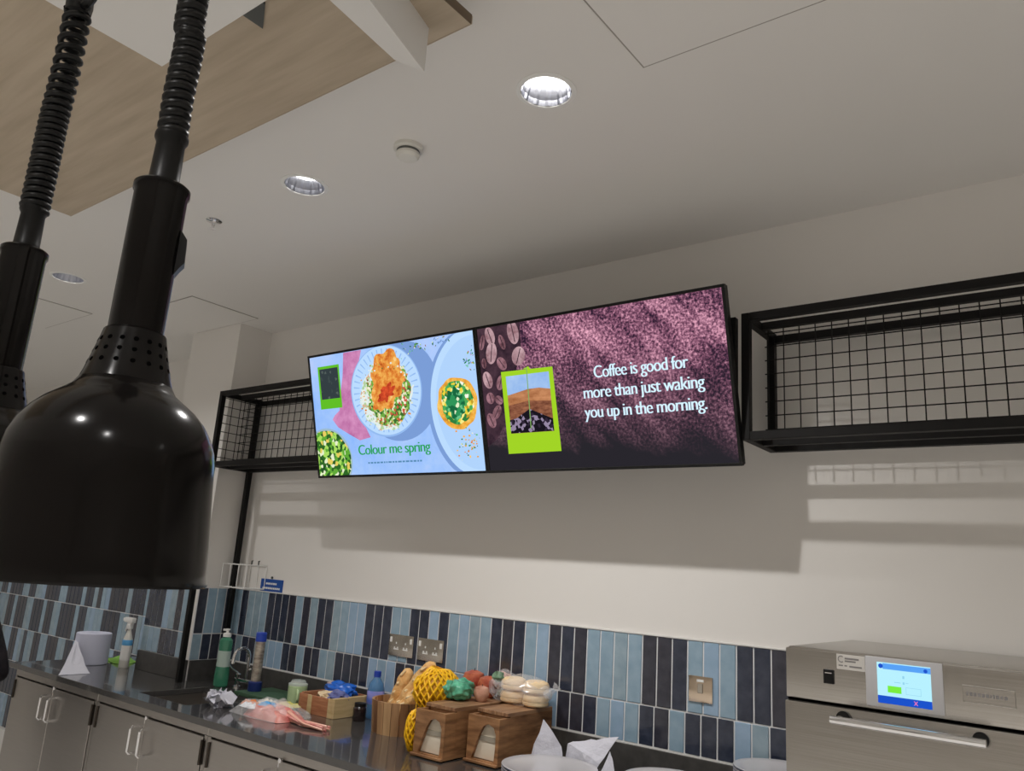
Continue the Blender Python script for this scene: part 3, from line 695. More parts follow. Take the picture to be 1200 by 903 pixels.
def heat_lamp(cx, cy, dz, label, path, R, r, pitch, swr):
    t = thing('heat_lamp', label, 'heat lamp', (cx, cy, H(-.032 + dz)), group='hanging black heat lamps')
    Z = H(dz)
    c_ = (cx, cy, Z)
    outer = [(.0965, -.032), (.0975, -.029), (.0955, -.020), (.094, .0), (.0915, .03), (.0895, .055), (.0880, .078), (.0860, .090), (.081, .103), (.073, .1155), (.0635, .1255), (.053, .1335), (.0445, .140), (.0400, .1475)]
    inner = [(r_ - .002, z) for r_, z in outer][::-1]
    inner[-1] = (.0950, -.031)
    MB().lathe(outer + inner, GLOSSBLACK, c_, 96, close=True).build('shade', t, smooth=60)
    MB().lathe([(.0400, .1475), (.0375, .155), (.0335, .170), (.0300, .184), (.0275, .1955), (.0255, .1955), (.0255, .19), (.036, .150)], GLOSSBLACK, c_, 64, close=True).build('vent_collar', t, smooth=60)
    mb = MB()
    for k in range(16):
        a = 2 * PI * k / 16
        for q, (rr_, z) in enumerate(((.0355, .163), (.0325, .174), (.0300, .1845))):
            d = Vector((math.cos(a), math.sin(a), .3)).normalized(); p = Vector((cx + rr_ * math.cos(a), cy + rr_ * math.sin(a), Z + z))
            mb.tube([p - d * .002, p + d * .0001], .0023, SEALBLK, 8)
    mb.build('vent_holes', t)
    MB().lathe([(.0245, .1955), (.0245, .338), (.0262, .341), (.0262, .347), (.024, .349), (.0, .349)], GLOSSBLACK, c_, 64).build('stem', t, smooth=40)
    mb = MB().lathe([(.0262, .1935), (.0268, .1945), (.0268, .1965), (.0245, .198)], GLOSSBLACK, c_, 64); o = mb.build('collar_ring', t)
    MB().lathe([(.0150, .349), (.0155, .352), (.0145, .356), (.0135, .395), (.0160, .400), (.0160, .404), (.009, .404)], SATINBLACK, c_, 40).build('strain_relief', t)
    sx_, sy_ = swr
    MB().prism([(.0235, .305), (.0305, .296), (.0315, .272), (.0275, .266), (.0235, .258)], -.008, .008, SATINBLACK, 'y', M=Matrix.Translation(c_) @ Matrix.Rotation(math.atan2(sy_, sx_), 4, 'Z')).build('switch', t)
    MB().blob((cx, cy, Z + .045), (.045, .045, .05), mat('heat_bulb', (.5, .05, .03), .15, coat=.5), 3).build('bulb', t)
    pts = coil_pts(smooth_path(path), R, pitch)
    MB().tube(pts, r, SATINBLACK, 8).build('coiled_cord', t, smooth=80)
    return t
lx, ly = -.7232, -2.2581
right = Vector((.8, -.6))          # direction in which the switch faces
t = heat_lamp(lx, ly, 0., 'large glossy black heat lamp hanging closest to the camera',
          [(lx, ly, H(.398)), (lx - .001, ly, H(.423)), (lx - .0, ly - .001, H(.454)), (lx - .0, ly, H(.488)), (lx + .0, ly, H(.525)), (lx, ly - .004, H(.562)), (lx, ly - .004, H(1.0)), (lx, ly - .004, RZ + .06)], .0100, .0056, lambda s: .0100, (.50, .87))
MB().lathe([(.05, .11), (.048, .085), (.02, .075), (.012, .06)], SATINBLACK, (lx, ly - .004, ZC - .11), 32).build('ceiling_rose', t)
lx, ly = -1.0456, -2.2583
t = heat_lamp(lx, ly, .0, 'black heat lamp partly cut off by the left edge, further back',
          [(lx, ly, H(.400)), (lx, ly, H(.46)), (lx - .002, ly, H(.53)), (lx + .001, ly, H(.60)), (lx - .001, ly, H(.665)), (lx - .003, ly, H(.693))], .0135, .0042,
          lambda s: .0088 if s < .45 else .0088 + .0075 * min((s - .45) / .3, 1.), (-.87, -.50))
MB().lathe([(.0, 0), (.0155, 0), (.0165, .012), (.015, .035), (.010, .042), (.006, .042)], SATINBLACK, (lx - .003, ly, H(.690)), 32).tube([(lx - .003, ly, H(.72)), (lx - .003, ly, ZC - .004)], .006, SATINBLACK).build('cord_grip', t)
MB().tube([(lx + .020 + .024 * math.cos(a), ly - .0, H(.722) + .024 * math.sin(a)) for a in [2 * PI * k / 28 for k in range(28)]], .0075, SATINBLACK, 10, closed=True).tube([(lx - .006, ly, H(.722)), (lx + .044, ly, H(.722))], .005, SATINBLACK).build('hanging_ring', t)

# ------------------------------------------------------------------ oven
OX0, OX1, OY = -.667, -.02, -.600
OT, OB = H(-.127), .925
t = thing('rapid_oven', 'stainless steel countertop oven with small blue touchscreen', 'oven', (OX0, OY, ZW))
mb = MB().box(OX0, OX1, OY + .012, -.02, OB, OT - .0, OVENSTEEL, .006).box(OX0 + .02, OX1 - .02, OY + .05, -.04, OB - .008, OB, SEALBLK)
mb.build('body', t, smooth=30)
MB().box(OX0, OX1, OY - .002, OY + .012, H(-.2425), OT - .003, OVENSTEEL, .003).build('control_panel', t, smooth=30)
MB().box(OX0 + .002, OX1 - .002, OY + .004, OY + .0115, H(-.249), H(-.2420), SEALBLK).build('seal', t)
d = MB().box(OX0 + .001, OX1 - .001, OY - .016, OY + .0115, OB + .01, H(-.2485), OVENSTEEL, .004).build('door', t, smooth=30)
h = MB().tube([(-.548, -.668, H(-.270)), (-.248, -.668, H(-.270))], .0088, CHROME, 20)
for x in (-.533, -.263): h.tube([(x, -.617, H(-.270)), (x, -.668, H(-.270))], .0085, CHROME, 14)
h.build('handle', d)
for x in (-.533, -.263): MB().tube([(x, -.6155, H(-.270)), (x, -.623, H(-.270))], .0155, SATINBLACK, 20).build('handle_collar', d)
ft = [MB().lathe([(.018, 0), (.018, .02), (.012, .026), (.012, .026)], SATINBLACK, (x, y, ZW), 16).build('foot', t) for x in (OX0 + .05, OX1 - .05) for y in (OY + .06, -.08)]
s = MB().box(-.486, -.329, OY - .0065, OY - .0015, H(-.2355), H(-.1295), mat('grey_bezel', (.50, .50, .52), .4), .002).build('screen_bezel', t, smooth=30)
mb = MB(); ys = OY - .0068; sx0, sx1, sz0, sz1 = -.461, -.352, H(-.2265), H(-.1400)
O1, O2, O3, O4 = emat('touch_pale', (.48, .88, 1.)), emat('touch_bar', (.10, .36, .92)), emat('touch_blue', (.012, .085, .60)), emat('touch_green', (.20, .85, .05))
O5, O6, O7 = emat('touch_white', (.8, .97, 1.)), emat('touch_pink', (.85, .2, .45)), emat('touch_line', (.30, .66, .86))
poly(mb, [(sx0, sz0), (sx1, sz0), (sx1, sz1), (sx0, sz1)], O1, ys)
poly(mb, [(sx0 + .012, sz1 - .014), (sx1, sz1 - .014), (sx1, sz1 - .002), (sx0 + .012, sz1 - .002)], O2, ys - .0001)
disc(mb, sx0 + .008, sz1 - .008, .005, .005, O3, ys - .0001, n=16); disc(mb, sx1 - .01, sz1 - .009, .004, .004, O3, ys - .0002, n=16)
poly(mb, [(sx0, sz0), (sx1, sz0), (sx1, sz0 + .016), (sx0, sz0 + .016)], O3, ys - .0001)
poly(mb, [(sx0 + .021, sz0 + .024), (sx0 + .049, sz0 + .024), (sx0 + .049, sz0 + .038), (sx0 + .021, sz0 + .038)], O4, ys - .0001)
for a, b_, cc, dd in ((.058, .088, .024, .0248), (.058, .088, .038, .0388), (.058, .0588, .024, .0388), (.0875, .0883, .024, .0388), (.035, .048, .046, .0475), (.052, .056, .044, .049), (.052, .056, .056, .062), (.058, .064, .047, .048)):
    poly(mb, [(sx0 + a, sz0 + cc), (sx0 + b_, sz0 + cc), (sx0 + b_, sz0 + dd), (sx0 + a, sz0 + dd)], O7, ys - .0001)
for sg in (1, -1):
    xx, zz_ = sx0 + .077, sz0 + .008
    mb.add([(xx - .004, ys - .0002, zz_ - .004 * sg), (xx - .0025, ys - .0002, zz_ - .0045 * sg), (xx + .004, ys - .0002, zz_ + .004 * sg), (xx + .0025, ys - .0002, zz_ + .0045 * sg)], [[0, 1, 2, 3]], O6)
o = mb.build('touch_screen', t, smooth=0); 
mb = MB().box(-.579, -.556, OY - .006, OY - .002, H(-.2015), H(-.170), SATINBLACK, .001, seg=1).box(-.575, -.560, OY - .0068, OY - .006, H(-.1785), H(-.1765), CHROME)
mb.build('usb_port', t)
ST = mat('sticker_silver', (.62, .60, .57), .5); INK = mat('sticker_ink', (.22, .21, .21), .6)
mb = MB().box(-.549, -.487, OY - .0027, OY - .002, H(-.1660), H(-.1325), ST)
mb.tube([(-.539 + .0065 * math.cos(a), OY - .0029, H(-.1435) + .0065 * math.sin(a)) for a in [math.radians(50 + 260 * k / 14) for k in range(15)]], .0011, INK, 5)
for x0_, x1_, z0_, z1_ in ((-.531, -.500, -.1435, -.1395), (-.531, -.507, -.1490, -.1455), (-.545, -.535, -.1590, -.1560), (-.532, -.526, -.1590, -.1560), (-.521, -.494, -.1600, -.1565)):
    mb.box(x0_, x1_, OY - .003, OY - .0027, H(z0_), H(z1_), INK)
mb.build('sticker', t, smooth=0)
mb = MB(); x0_, x1_, z0_, z1_ = -.293, -.198, H(-.2015), H(-.1680)
mb.tube([(x0_, OY - .003, z0_), (x1_, OY - .003, z0_), (x1_, OY - .003, z1_), (x0_, OY - .003, z1_)], .0014, OVENSTEEL, 8, closed=True).box(x0_, x1_, OY - .0028, OY - .002, z0_, z1_, OVENSTEEL)
xq = x0_ + .006
rr = random.Random(5)
while xq < x1_ - .012:
    w = rr.uniform(.002, .006); mb.box(xq, xq + w, OY - .0033, OY - .0028, (z0_ + z1_) / 2 - .003, (z0_ + z1_) / 2 + .004, INK); xq += w + .0022
mb.build('badge', t, smooth=40)

# ------------------------------------------------------------------ sockets
def socket(x0, x1, z0, z1, label):
    t = thing('power_socket', label, 'socket', ((x0 + x1) / 2, -.0075, (z0 + z1) / 2), group='double power sockets')
    MB().box(x0, x1, -.0125, -.0072, z0, z1, SOCKET, .002).build('faceplate', t, smooth=30)
    w, h_ = x1 - x0, z1 - z0
    for s_ in (-1, 1):
        cx = (x0 + x1) / 2 + s_ * w * .19; cz = z0 + h_ * .45
        mb = MB().box(cx - .003, cx + .003, -.0128, -.0122, cz + .010, cz + .018, WHITEPL)
        mb.box(cx - .013, cx - .005, -.0128, -.0122, cz - .008, cz - .002, WHITEPL).box(cx + .005, cx + .013, -.0128, -.0122, cz - .008, cz - .002, WHITEPL).box(cx - .015, cx + .015, -.0126, -.0122, cz - .014, cz - .009, WHITEPL)
        mb.build('pin_holes', t, smooth=0)
        sx_ = (x0 + x1) / 2 + s_ * w * .41
        MB().box(sx_ - .006, sx_ + .006, -.0155, -.012, z1 - .034, z1 - .012, WHITEPL, .001, seg=1).build('rocker_switch', t, smooth=0)
    return t
s1 = socket(-2.618, -2.470, H(-.386), H(-.296), 'left of the two steel double power sockets on the tiles')
dup(s1, (-2.369, -.0075, H(-.341)), 'right of the two steel double power sockets on the tiles')
t = thing('fused_spur', 'small square polished steel switched outlet on the tiles left of the oven', 'outlet', (-1.148, -.0075, H(-.333)))
MB().box(-1.190, -1.106, -.0125, -.0072, H(-.374), H(-.292), BRASS, .002).build('faceplate', t, smooth=30)
MB().box(-1.157, -1.139, -.0155, -.0122, H(-.345), H(-.315), SOCKET, .001, seg=1).box(-1.160, -1.136, -.0135, -.0122, H(-.310), H(-.302), WHITEPL).build('rocker_switch', t, smooth=0)

# ------------------------------------------------------------------ wire basket, sign, clips on wall
t = thing('wire_basket', 'small white wire basket hooked on the wall in the corner above the tiles', 'wire basket', (-3.70, -.001, H(-.17)))
x0, x1, y0, y1, zt_, zb_ = -3.800, -3.585, -.125, -.006, H(-.050), H(-.168)
mb = MB(); r = .0030
mb.tube([(x0, y1, zt_), (x0, y0, zt_), (x1, y0, zt_), (x1, y1, zt_)], r, WHITEPL, 6, closed=True).tube([(x0, y1, zb_), (x0, y0, zb_), (x1, y0, zb_), (x1, y1, zb_)], r, WHITEPL, 6, closed=True)
for k in range(4):
    x = x0 + (x1 - x0) * k / 3; mb.tube([(x, y0, zt_), (x, y0, zb_), (x, y1, zb_), (x, y1, zt_)], r * .8, WHITEPL, 6)
mb.build('wire_frame', t, smooth=60)
mb = MB()
for x in (-3.72, -3.66): mb.tube([(x, -.006, zt_), (x, -.006, H(-.028)), (x, 0, H(-.028))], .003, DARKG, 6)
mb.build('hook', t)
t = thing('blue_notice', 'small blue notice with white writing just above the tiles', 'sign', (-3.53, -.001, H(-.145)))
MB().box(-3.621, -3.434, -.0035, -.0, H(-.1765), H(-.114), mat('notice_blue', (.012, .075, .33), .35), .001, seg=1).build('board', t, smooth=0)
mb = MB(); rr = random.Random(2)
for z, a, b_ in ((H(-.137), -3.575, -3.485), (H(-.160), -3.600, -3.455)):
    x = a
    while x < b_: 
        w = rr.uniform(.008, .016); mb.box(x, min(x + w, b_), -.0042, -.0035, z - .0045, z + .005, WHITEPL); x += w + .003
mb.build('lettering', t, smooth=0)
MB().tube([(-3.53, 0, H(-.106)), (-3.53, -.007, H(-.106))], .006, DARKG, 10).build('screw', t)

# ------------------------------------------------------------------ counter items
def crumple(mb, c, r, m, n, sd, flat=.7):
    """scrunched sheet: several folded facets with random creases"""
    rnd = random.Random(sd)
    for k in range(n):
        a = rnd.uniform(0, 2 * PI); q = rnd.uniform(.1, .75); cx, cy = c[0] + r[0] * q * math.cos(a), c[1] + r[1] * q * math.sin(a); cz = c[2] + r[2] * rnd.uniform(.25, .75)
        s_ = rnd.uniform(.45, .8)
        vs = []
        for i in range(4):
            for j in range(4):
                u, v = i / 3 - .5, j / 3 - .5
                w = Vector((u * r[0] * 1.5 * s_, v * r[1] * 1.5 * s_, rnd.uniform(-.5, .5) * r[2] * .9))
                vs.append(w)
        R_ = Matrix.Rotation(rnd.uniform(0, PI), 3, 'Z') @ Matrix.Rotation(rnd.uniform(-.9, .9), 3, 'X')
        vv = []
        for w in vs:
            p = R_ @ w + Vector((cx, cy, cz)); p.z = max(p.z, c[2] + .001); vv.append(tuple(p))
        mb.add(vv, [[i * 4 + j, i * 4 + j + 1, (i + 1) * 4 + j + 1, (i + 1) * 4 + j] for i in range(3) for j in range(3)], m)
# paper roll
t = thing('paper_roll', 'large white blue-tinted paper roll at the left end of the counter', 'paper roll', (-4.60, -.345, ZW))
MB().lathe([(.022, 0), (.088, 0), (.091, .004), (.090, .160), (.087, .164), (.030, .164), (.027, .160), (.022, .05)], ROLLP, (-4.60, -.345, ZW), 48).build('roll', t)
mb = MB(); vs = []; fs = []; nu, nv = 14, 8
for i in range(nu):
    for j in range(nv):
        u, v = i / (nu - 1), j / (nv - 1)
        ax, ay = -4.670 + .125 * v, -.405 - .040 * v; bx0, by0 = -4.235 + .0 * v, -.665 + .155 * v
        x = ax + (bx0 - ax) * u; y = ay + (by0 - ay) * u; z = ZW + .002 + .148 * (1 - u) ** 1.7 * (1 - .30 * v) + .010 * (1 + noise.noise(Vector((u * 4, v * 5, 1)))) * math.sin(PI * u)
        vs.append((x, y, max(z, ZW + .0015)))
for i in range(nu - 1):
    for j in range(nv - 1): fs.append([i * nv + j, i * nv + j + 1, (i + 1) * nv + j + 1, (i + 1) * nv + j])
mb.add(vs, fs, PAPER).build('loose_sheet', t, smooth=25)
# spray bottle
bx_, by_ = -4.385, -.262
t = thing('spray_bottle', 'white trigger spray bottle with blue label standing before the pier', 'spray bottle', (bx_, by_, ZW))
MB().lathe([(0, 0), (.032, 0), (.035, .004), (.035, .12), (.031, .15), (.018, .180), (.013, .195), (.013, .205), (0, .205)], CREAMPL, (bx_, by_, ZW), 32, squash=(.9, .7)).build('bottle', t)
MB().lathe([(.0358, .118), (.0358, .145), (.0352, .146), (.0352, .117)], LBLUE, (bx_, by_, ZW), 32, squash=(.9, .7), close=True).lathe([(.0358, .04), (.0358, .115), (.0352, .115), (.0352, .04)], WHITEPL, (bx_, by_, ZW), 32, squash=(.9, .7), close=True).build('label', t)
MB().lathe([(.016, .203), (.016, .225), (.011, .23)], WHITEPL, (bx_, by_, ZW), 20).box(bx_ - .052, bx_ + .034, by_ - .014, by_ + .012, ZW + .235, ZW + .262, WHITEPL, .005).box(bx_ - .01, bx_ + .02, by_ - .01, by_ + .01, ZW + .225, ZW + .240, WHITEPL, .003).box(bx_ - .074, bx_ - .050, by_ - .007, by_ + .007, ZW + .240, ZW + .256, WHITEPL, .002).build('spray_head', t)
MB().tube([(bx_ - .018, by_, ZW + .238), (bx_ - .028, by_, ZW + .225), (bx_ - .034, by_, ZW + .205), (bx_ - .043, by_, ZW + .188)], [.006, .006, .005, .004], WHITEPL, 8).build('trigger', t)
# green cloth
mb = MB(); vs = []; fs = []; n_ = 12
for i in range(n_):
    for j in range(n_):
        u, v = i / (n_ - 1), j / (n_ - 1); h_ = .034 * (math.sin(PI * u) * math.sin(PI * v)) ** .6 + .012 * noise.noise(Vector((u * 5, v * 5, 3)))
        vs.append((-4.72 + .20 * u + .02 * math.sin(v * 5), -.22 + .14 * v + .015 * math.sin(u * 6), ZW + max(.0015, h_)))
for i in range(n_ - 1):
    for j in range(n_ - 1): fs.append([i * n_ + j, i * n_ + j + 1, (i + 1) * n_ + j + 1, (i + 1) * n_ + j])
tag(mb.add(vs, fs, GREENCLOTH).build('cleaning_cloth', loc=(-4.62, -.15, ZW), smooth=40), 'bright green folded cleaning cloth left of the spray bottle', 'cloth')
# green soap
bx_, by_ = -3.605, -.170
t = thing('soap_dispenser', 'tall green washing-up liquid bottle with white pump behind the sink', 'soap bottle', (bx_, by_, ZW))
MB().lathe([(0, 0), (.036, 0), (.042, .006), (.043, .06), (.038, .10), (.036, .16), (.040, .205), (.038, .222), (.022, .234), (.016, .238), (0, .238)], GREENSOAP, (bx_, by_, ZW), 40, squash=(1, .75)).build('bottle', t)
MB().lathe([(.0385, .095), (.0372, .140), (.0378, .170), (.0370, .170), (.0365, .14), (.0378, .095)], GREENLAB, (bx_, by_, ZW), 40, squash=(1, .76), close=True).build('label', t)
MB().lathe([(.020, .236), (.020, .252), (.007, .256), (.007, .266), (.012, .268), (.012, .274), (0, .274)], WHITEPL, (bx_, by_, ZW), 24).box(bx_ - .034, bx_ + .004, by_ - .006, by_ + .006, ZW + .262, ZW + .272, WHITEPL, .003).build('pump', t)
# tap
bx_, by_ = -3.49, -.105
t = thing('mixer_tap', 'chrome swan-neck mixer tap with lever handles behind the sink', 'tap', (bx_, by_, ZW))
pth = [(bx_ - .0, by_, ZW + .03), (bx_ - .0, by_, ZW + .13)] + [(bx_ - .035 + .035 * math.cos(a), by_ - .0, ZW + .13 + .045 * math.sin(a)) for a in [PI * k / 10 for k in range(1, 11)]] + [(bx_ - .072, by_, ZW + .105)]
pth = [(bx_ + (x - bx_) * -.15, by_ + (x - bx_) * 1.35, z + (.018 if z > ZW + .1 else 0)) for x, y, z in pth]
MB().tube(pth, .0085, CHROME, 14).build('spout', t)
MB().tube([(bx_ - .085, by_, ZW + .035), (bx_ + .085, by_, ZW + .035)], .011, CHROME, 16).lathe([(.024, 0), (.024, .006), (.013, .012), (.012, .04)], CHROME, (bx_ - .07, by_, ZW), 24).lathe([(.024, 0), (.024, .006), (.013, .012), (.012, .04)], CHROME, (bx_ + .07, by_, ZW), 24).build('bridge', t)
for s_ in (-1, 1):
    x = bx_ + s_ * .07
    MB().lathe([(.014, .045), (.015, .06), (.008, .066)], CHROME, (x, by_, ZW), 20).tube([(x, by_, ZW + .062), (x + s_ * .012, by_ - .035, ZW + .088), (x + s_ * .018, by_ - .05, ZW + .105)], [.006, .005, .007], CHROME, 10).build('lever', t)
# green chopping board + tube bottle
t = tag(MB().box(-3.375, -3.075, -.245, -.03, ZW, ZW + .018, GREENBOARD, .004).build('chopping_board', loc=(-3.22, -.14, ZW), smooth=30), 'dark green chopping board lying right of the tap', 'chopping board')
bx_, by_, bz = -3.325, -.170, ZW + .018
t = thing('spray_can', 'slim silver canister with blue cap and blue base standing on the green board', 'canister', (bx_, by_, bz))
MB().lathe([(0, 0), (.031, 0), (.032, .003), (.032, .040), (.024, .044), (.0, .044)], mat('navy_plastic', (.012, .025, .14), .35), (bx_, by_, bz), 28).build('base', t)
MB().lathe([(.0225, .043), (.0225, .222), (.0215, .226)], mat('silver_label', (.42, .38, .34), .35, .6, vary=((1, 1, 3), (.24, .20, .17), (.62, .56, .48), 30)), (bx_, by_, bz), 28).build('body', t)
MB().lathe([(.0255, .224), (.0255, .262), (.022, .266), (0, .266)], BLUEPL, (bx_, by_, bz), 28).build('cap', t)
# crumpled white paper by sink
mb = MB(); crumple(mb, (-3.150, -.47, ZW), (.068, .050, .060), PAPER, 26, 4)
tag(mb.build('crumpled_paper', loc=(-3.12, -.46, ZW), smooth=0), 'small crumpled ball of white paper on the worktop beside the sink', 'paper')
# plastic bag with ham
t = thing('plastic_bag', 'clear printed plastic bag of pink sliced ham with its twisted neck pointing right', 'food bag', (-2.86, -.40, ZW))
def pillow(c, r, m, sd, amp=.25, n=16, freq=4.):
    mb = MB(); vs = []; fs = []
    for sgn in (1, -1):
        o = len(vs)
        for i in range(n):
            for j in range(n):
                u, v = 2 * i / (n - 1) - 1, 2 * j / (n - 1) - 1
                e_ = max(0, (1 - u ** 4) * (1 - v ** 4)) ** .5
                h_ = r[2] * e_ * (1 + amp * 2 * noise.noise(Vector((u * freq, v * freq, sd))))
                vs.append((c[0] + r[0] * u * (1 - .1 * v * v), c[1] + r[1] * v * (1 - .1 * u * u), c[2] + (h_ if sgn > 0 else 0.001)))
        for i in range(n - 1):
            for j in range(n - 1):
                q = [o + i * n + j, o + i * n + j + 1, o + (i + 1) * n + j + 1, o + (i + 1) * n + j]; fs.append(q)
    return mb.add(vs, fs, m)
R15 = Matrix.Translation((-2.85, -.40, 0)) @ Matrix.Rotation(math.radians(12), 4, 'Z') @ Matrix.Translation((2.85, .40, 0))
mb = pillow((-2.83, -.42, ZW + .001), (.125, .075, .036), PINKM, 2, .3, 22, 2.4); mb.build('ham', t, smooth=40)
mb = MB()
for k, (x, y, w, h_, m_) in enumerate(((-2.985, -.43, .035, .030, ORANGE), (-2.90, -.40, .045, .03, LBLUE), (-2.96, -.36, .05, .03, mat('print_cream', (.78, .74, .66), .5)), (-2.86, -.33, .06, .03, mat('print_yellow', (.72, .66, .16), .5)), (-2.93, -.47, .05, .025, mat('print_white', (.8, .82, .86), .5)))):
    mb.add(*[(pillow((x, y, ZW + .030 + .003 * (k % 2)), (w, h_, .012), m_, 5 + k, .5, 8).v), pillow((x, y, ZW), (w, h_, .02), m_, 5 + k, .5, 8).f], m_)
mb.build('printed_label', t, smooth=40)
pillow((-2.88, -.40, ZW + .001), (.165, .11, .046), FILM, 4, .35, 26, 3.).build('bag_film', t, smooth=12)
mb = MB()
for k in range(6):
    a = k * 1.05; mb.tube([(-2.735, -.415 + .014 * math.cos(a), ZW + .022 + .014 * math.sin(a)), (-2.66, -.43 + .006 * math.cos(a), ZW + .014 + .006 * math.sin(a)), (-2.60, -.435 + .012 * math.cos(a + 1), ZW + .013 + .007 * math.sin(a + 1)), (-2.50, -.42 + .020 * math.cos(a + 1.5), ZW + .010 + .007 * math.sin(a + 1.5))], [.009, .006, .0055, .005], PINKM if k % 2 else mat('pink_film', (.85, .45, .34), .3), 6)
mb.build('twisted_neck', t)
# mug
bx_, by_ = -3.015, -.165
t = thing('mug', 'pale green insulated mug with a clear lid and handle', 'mug', (bx_, by_, ZW))
MB().lathe([(0, 0), (.038, 0), (.042, .004), (.043, .082), (.040, .086), (.036, .084), (.036, .07), (0, .07)], SAGE, (bx_, by_, ZW), 40).build('body', t)
MB().lathe([(.044, .084), (.044, .092), (.035, .096), (.030, .106), (0, .108)], GLASSY, (bx_, by_, ZW), 32).build('lid', t)
dx, dy = .8, -.6
MB().tube([(bx_ + dx * q, by_ + dy * q, ZW + z) for q, z in ((.041, .070), (.066, .070), (.073, .060), (.073, .034), (.066, .024), (.041, .024))], .0058, SAGE, 10).build('handle', t)
# wooden box with packets
x0, x1, y0, y1 = -2.90, -2.665, -.245, -.045
t = thing('wooden_crate', 'small low wooden box with red-brown and pale sides holding packets', 'wooden box', ((x0 + x1) / 2, (y0 + y1) / 2, ZW))
h_ = .078; w = .012
mb = MB().box(x0, x1 - .018, y0, y0 + w, ZW, ZW + h_ - .004, REDWOOD, .001, seg=1).box(x0 + .062, x0 + .088, y0 - .004, y0, ZW, ZW + h_ - .002, PINE, .001, seg=1).box(x0, x0 + w, y0 + w, y1, ZW, ZW + h_, REDWOOD).box(x0, x1, y1 - w, y1, ZW, ZW + h_, REDWOOD).box(x0 + w, x1 - w, y0 + w, y1 - w, ZW, ZW + .008, PINE)
mb.build('tray', t, smooth=0)
MB().box(x1 - .018, x1, y0 - .004, y1, ZW, ZW + h_ + .002, PINE, .002, seg=1).box(x1 - .04, x1 - .0185, y0 - .004, y0, ZW, ZW + h_, PINE, .001, seg=1).build('end_panel', t, smooth=0)
mb = MB().blob((-2.790, -.105, ZW + .088), (.085, .050, .034), BLUEFILM, 4, .38, 2.2, 1)
tag(mb.build('blue_packet', loc=(-2.79, -.13, ZW + .06), smooth=25), 'crumpled shiny blue plastic packet sticking out of the wooden box', 'packet')
mb = MB().blob((-2.735, -.17, ZW + .07), (.058, .045, .026), PURPLE, 3, .6, 3, 2).blob((-2.79, -.19, ZW + .068), (.05, .03, .022), mat('print_cream2', (.70, .55, .35), .5), 3, .6, 3, 5)
tag(mb.build('snack_packet', loc=(-2.76, -.18, ZW + .05), smooth=25), 'purple and cream crumpled packets at the front of the wooden box', 'packet')
t = thing('plastic_tub', 'pale blue plastic tub with a pinkish lid behind the blue packet', 'tub', (-2.86, -.085, ZW + .008))
MB().lathe([(0, 0), (.030, 0), (.036, .095), (0, .095)], mat('pale_blue_tub', (.42, .60, .68), .35), (-2.850, -.090, ZW + .009), 28).build('body', t)
MB().lathe([(.038, .095), (.038, .103), (.030, .106), (0, .106)], mat('tub_lid', (.50, .38, .34), .5), (-2.850, -.090, ZW + .009), 28).build('lid', t)
# blue water bottle
bx_, by_ = -2.605, -.075
t = thing('water_bottle', 'clear blue plastic water bottle with dark blue cap behind the bread tub', 'bottle', (bx_, by_, ZW))
CB = mat('blue_clear_plastic', (.10, .28, .55), .08, alpha=.62, coat=.5)
MB().lathe([(0, 0), (.033, 0), (.036, .006), (.034, .03), (.036, .05), (.036, .115), (.030, .140), (.016, .160), (.013, .168), (0, .168)], CB, (bx_, by_, ZW), 32).build('bottle', t)
MB().lathe([(.0368, .060), (.0368, .110), (.0362, .111), (.0362, .059)], mat('bottle_label', (.15, .28, .72), .4, vary=((1, 1, 1), (.03, .14, .62), (.55, .45, .75), 18)), (bx_, by_, ZW), 32, close=True).build('label', t)
MB().lathe([(.0155, .166), (.0155, .188), (.013, .190), (0, .190)], BLUEPL, (bx_, by_, ZW), 24).build('cap', t)
t = thing('jar', 'small dark jar tucked between the wooden box and the bread tub', 'jar', (-2.60, -.17, ZW))
MB().lathe([(0, 0), (.026, 0), (.028, .004), (.028, .05), (.022, .058), (0, .058)], mat('dark_glass', (.02, .012, .012), .1, coat=.6), (-2.592, -.17, ZW), 24).build('body', t)
MB().lathe([(.024, .057), (.024, .070), (0, .071)], SATINBLACK, (-2.592, -.17, ZW), 24).build('lid', t)
# bread tub
bx_, by_ = -2.345, -.175
t = thing('wooden_tub', 'round wooden stave tub holding baguettes', 'wooden tub', (bx_, by_, ZW))
mb = MB(); N = 22
for k in range(N):
    a0, a1 = 2 * PI * k / N + .01, 2 * PI * (k + 1) / N - .01; m_ = [ACACIA_V, mat('stave_dark', (.25, .11, .045), .45, vary=((26, 26, 2), (.12, .05, .02), (.32, .16, .07), 1.5)), ACACIA_V, mat('stave_light', (.55, .34, .17), .45, vary=((26, 26, 2), (.42, .24, .11), (.62, .40, .21), 1.5))][(k * 7) % 4]
    P4 = [(r_ * math.cos(a), r_ * math.sin(a)) for r_, a in ((.112, a0), (.112, a1))]; P5 = [(r_ * math.cos(a), r_ * math.sin(a)) for r_, a in ((.122, a0), (.122, a1))]
    q = .103 / .112
    I0 = [(x * q, y_ * q) for x, y_ in P4]; I1 = [(x * .92, y_ * .92) for x, y_ in P5]
    vs = [(bx_ + x, by_ + y_, ZW) for x, y_ in P4 + I0[::-1]] + [(bx_ + x, by_ + y_, ZW + .120) for x, y_ in P5 + I1[::-1]]
    mb.add(vs, [[0, 1, 2, 3], [4, 5, 6, 7], [0, 1, 5, 4], [1, 2, 6, 5], [2, 3, 7, 6], [3, 0, 4, 7]], m_)
mb.build('staves', t, smooth=0)
MB().lathe([(0, .004), (.103, .004), (.103, .014), (0, .014)], ACACIA_V, (bx_, by_, ZW), 32).build('bottom', t)
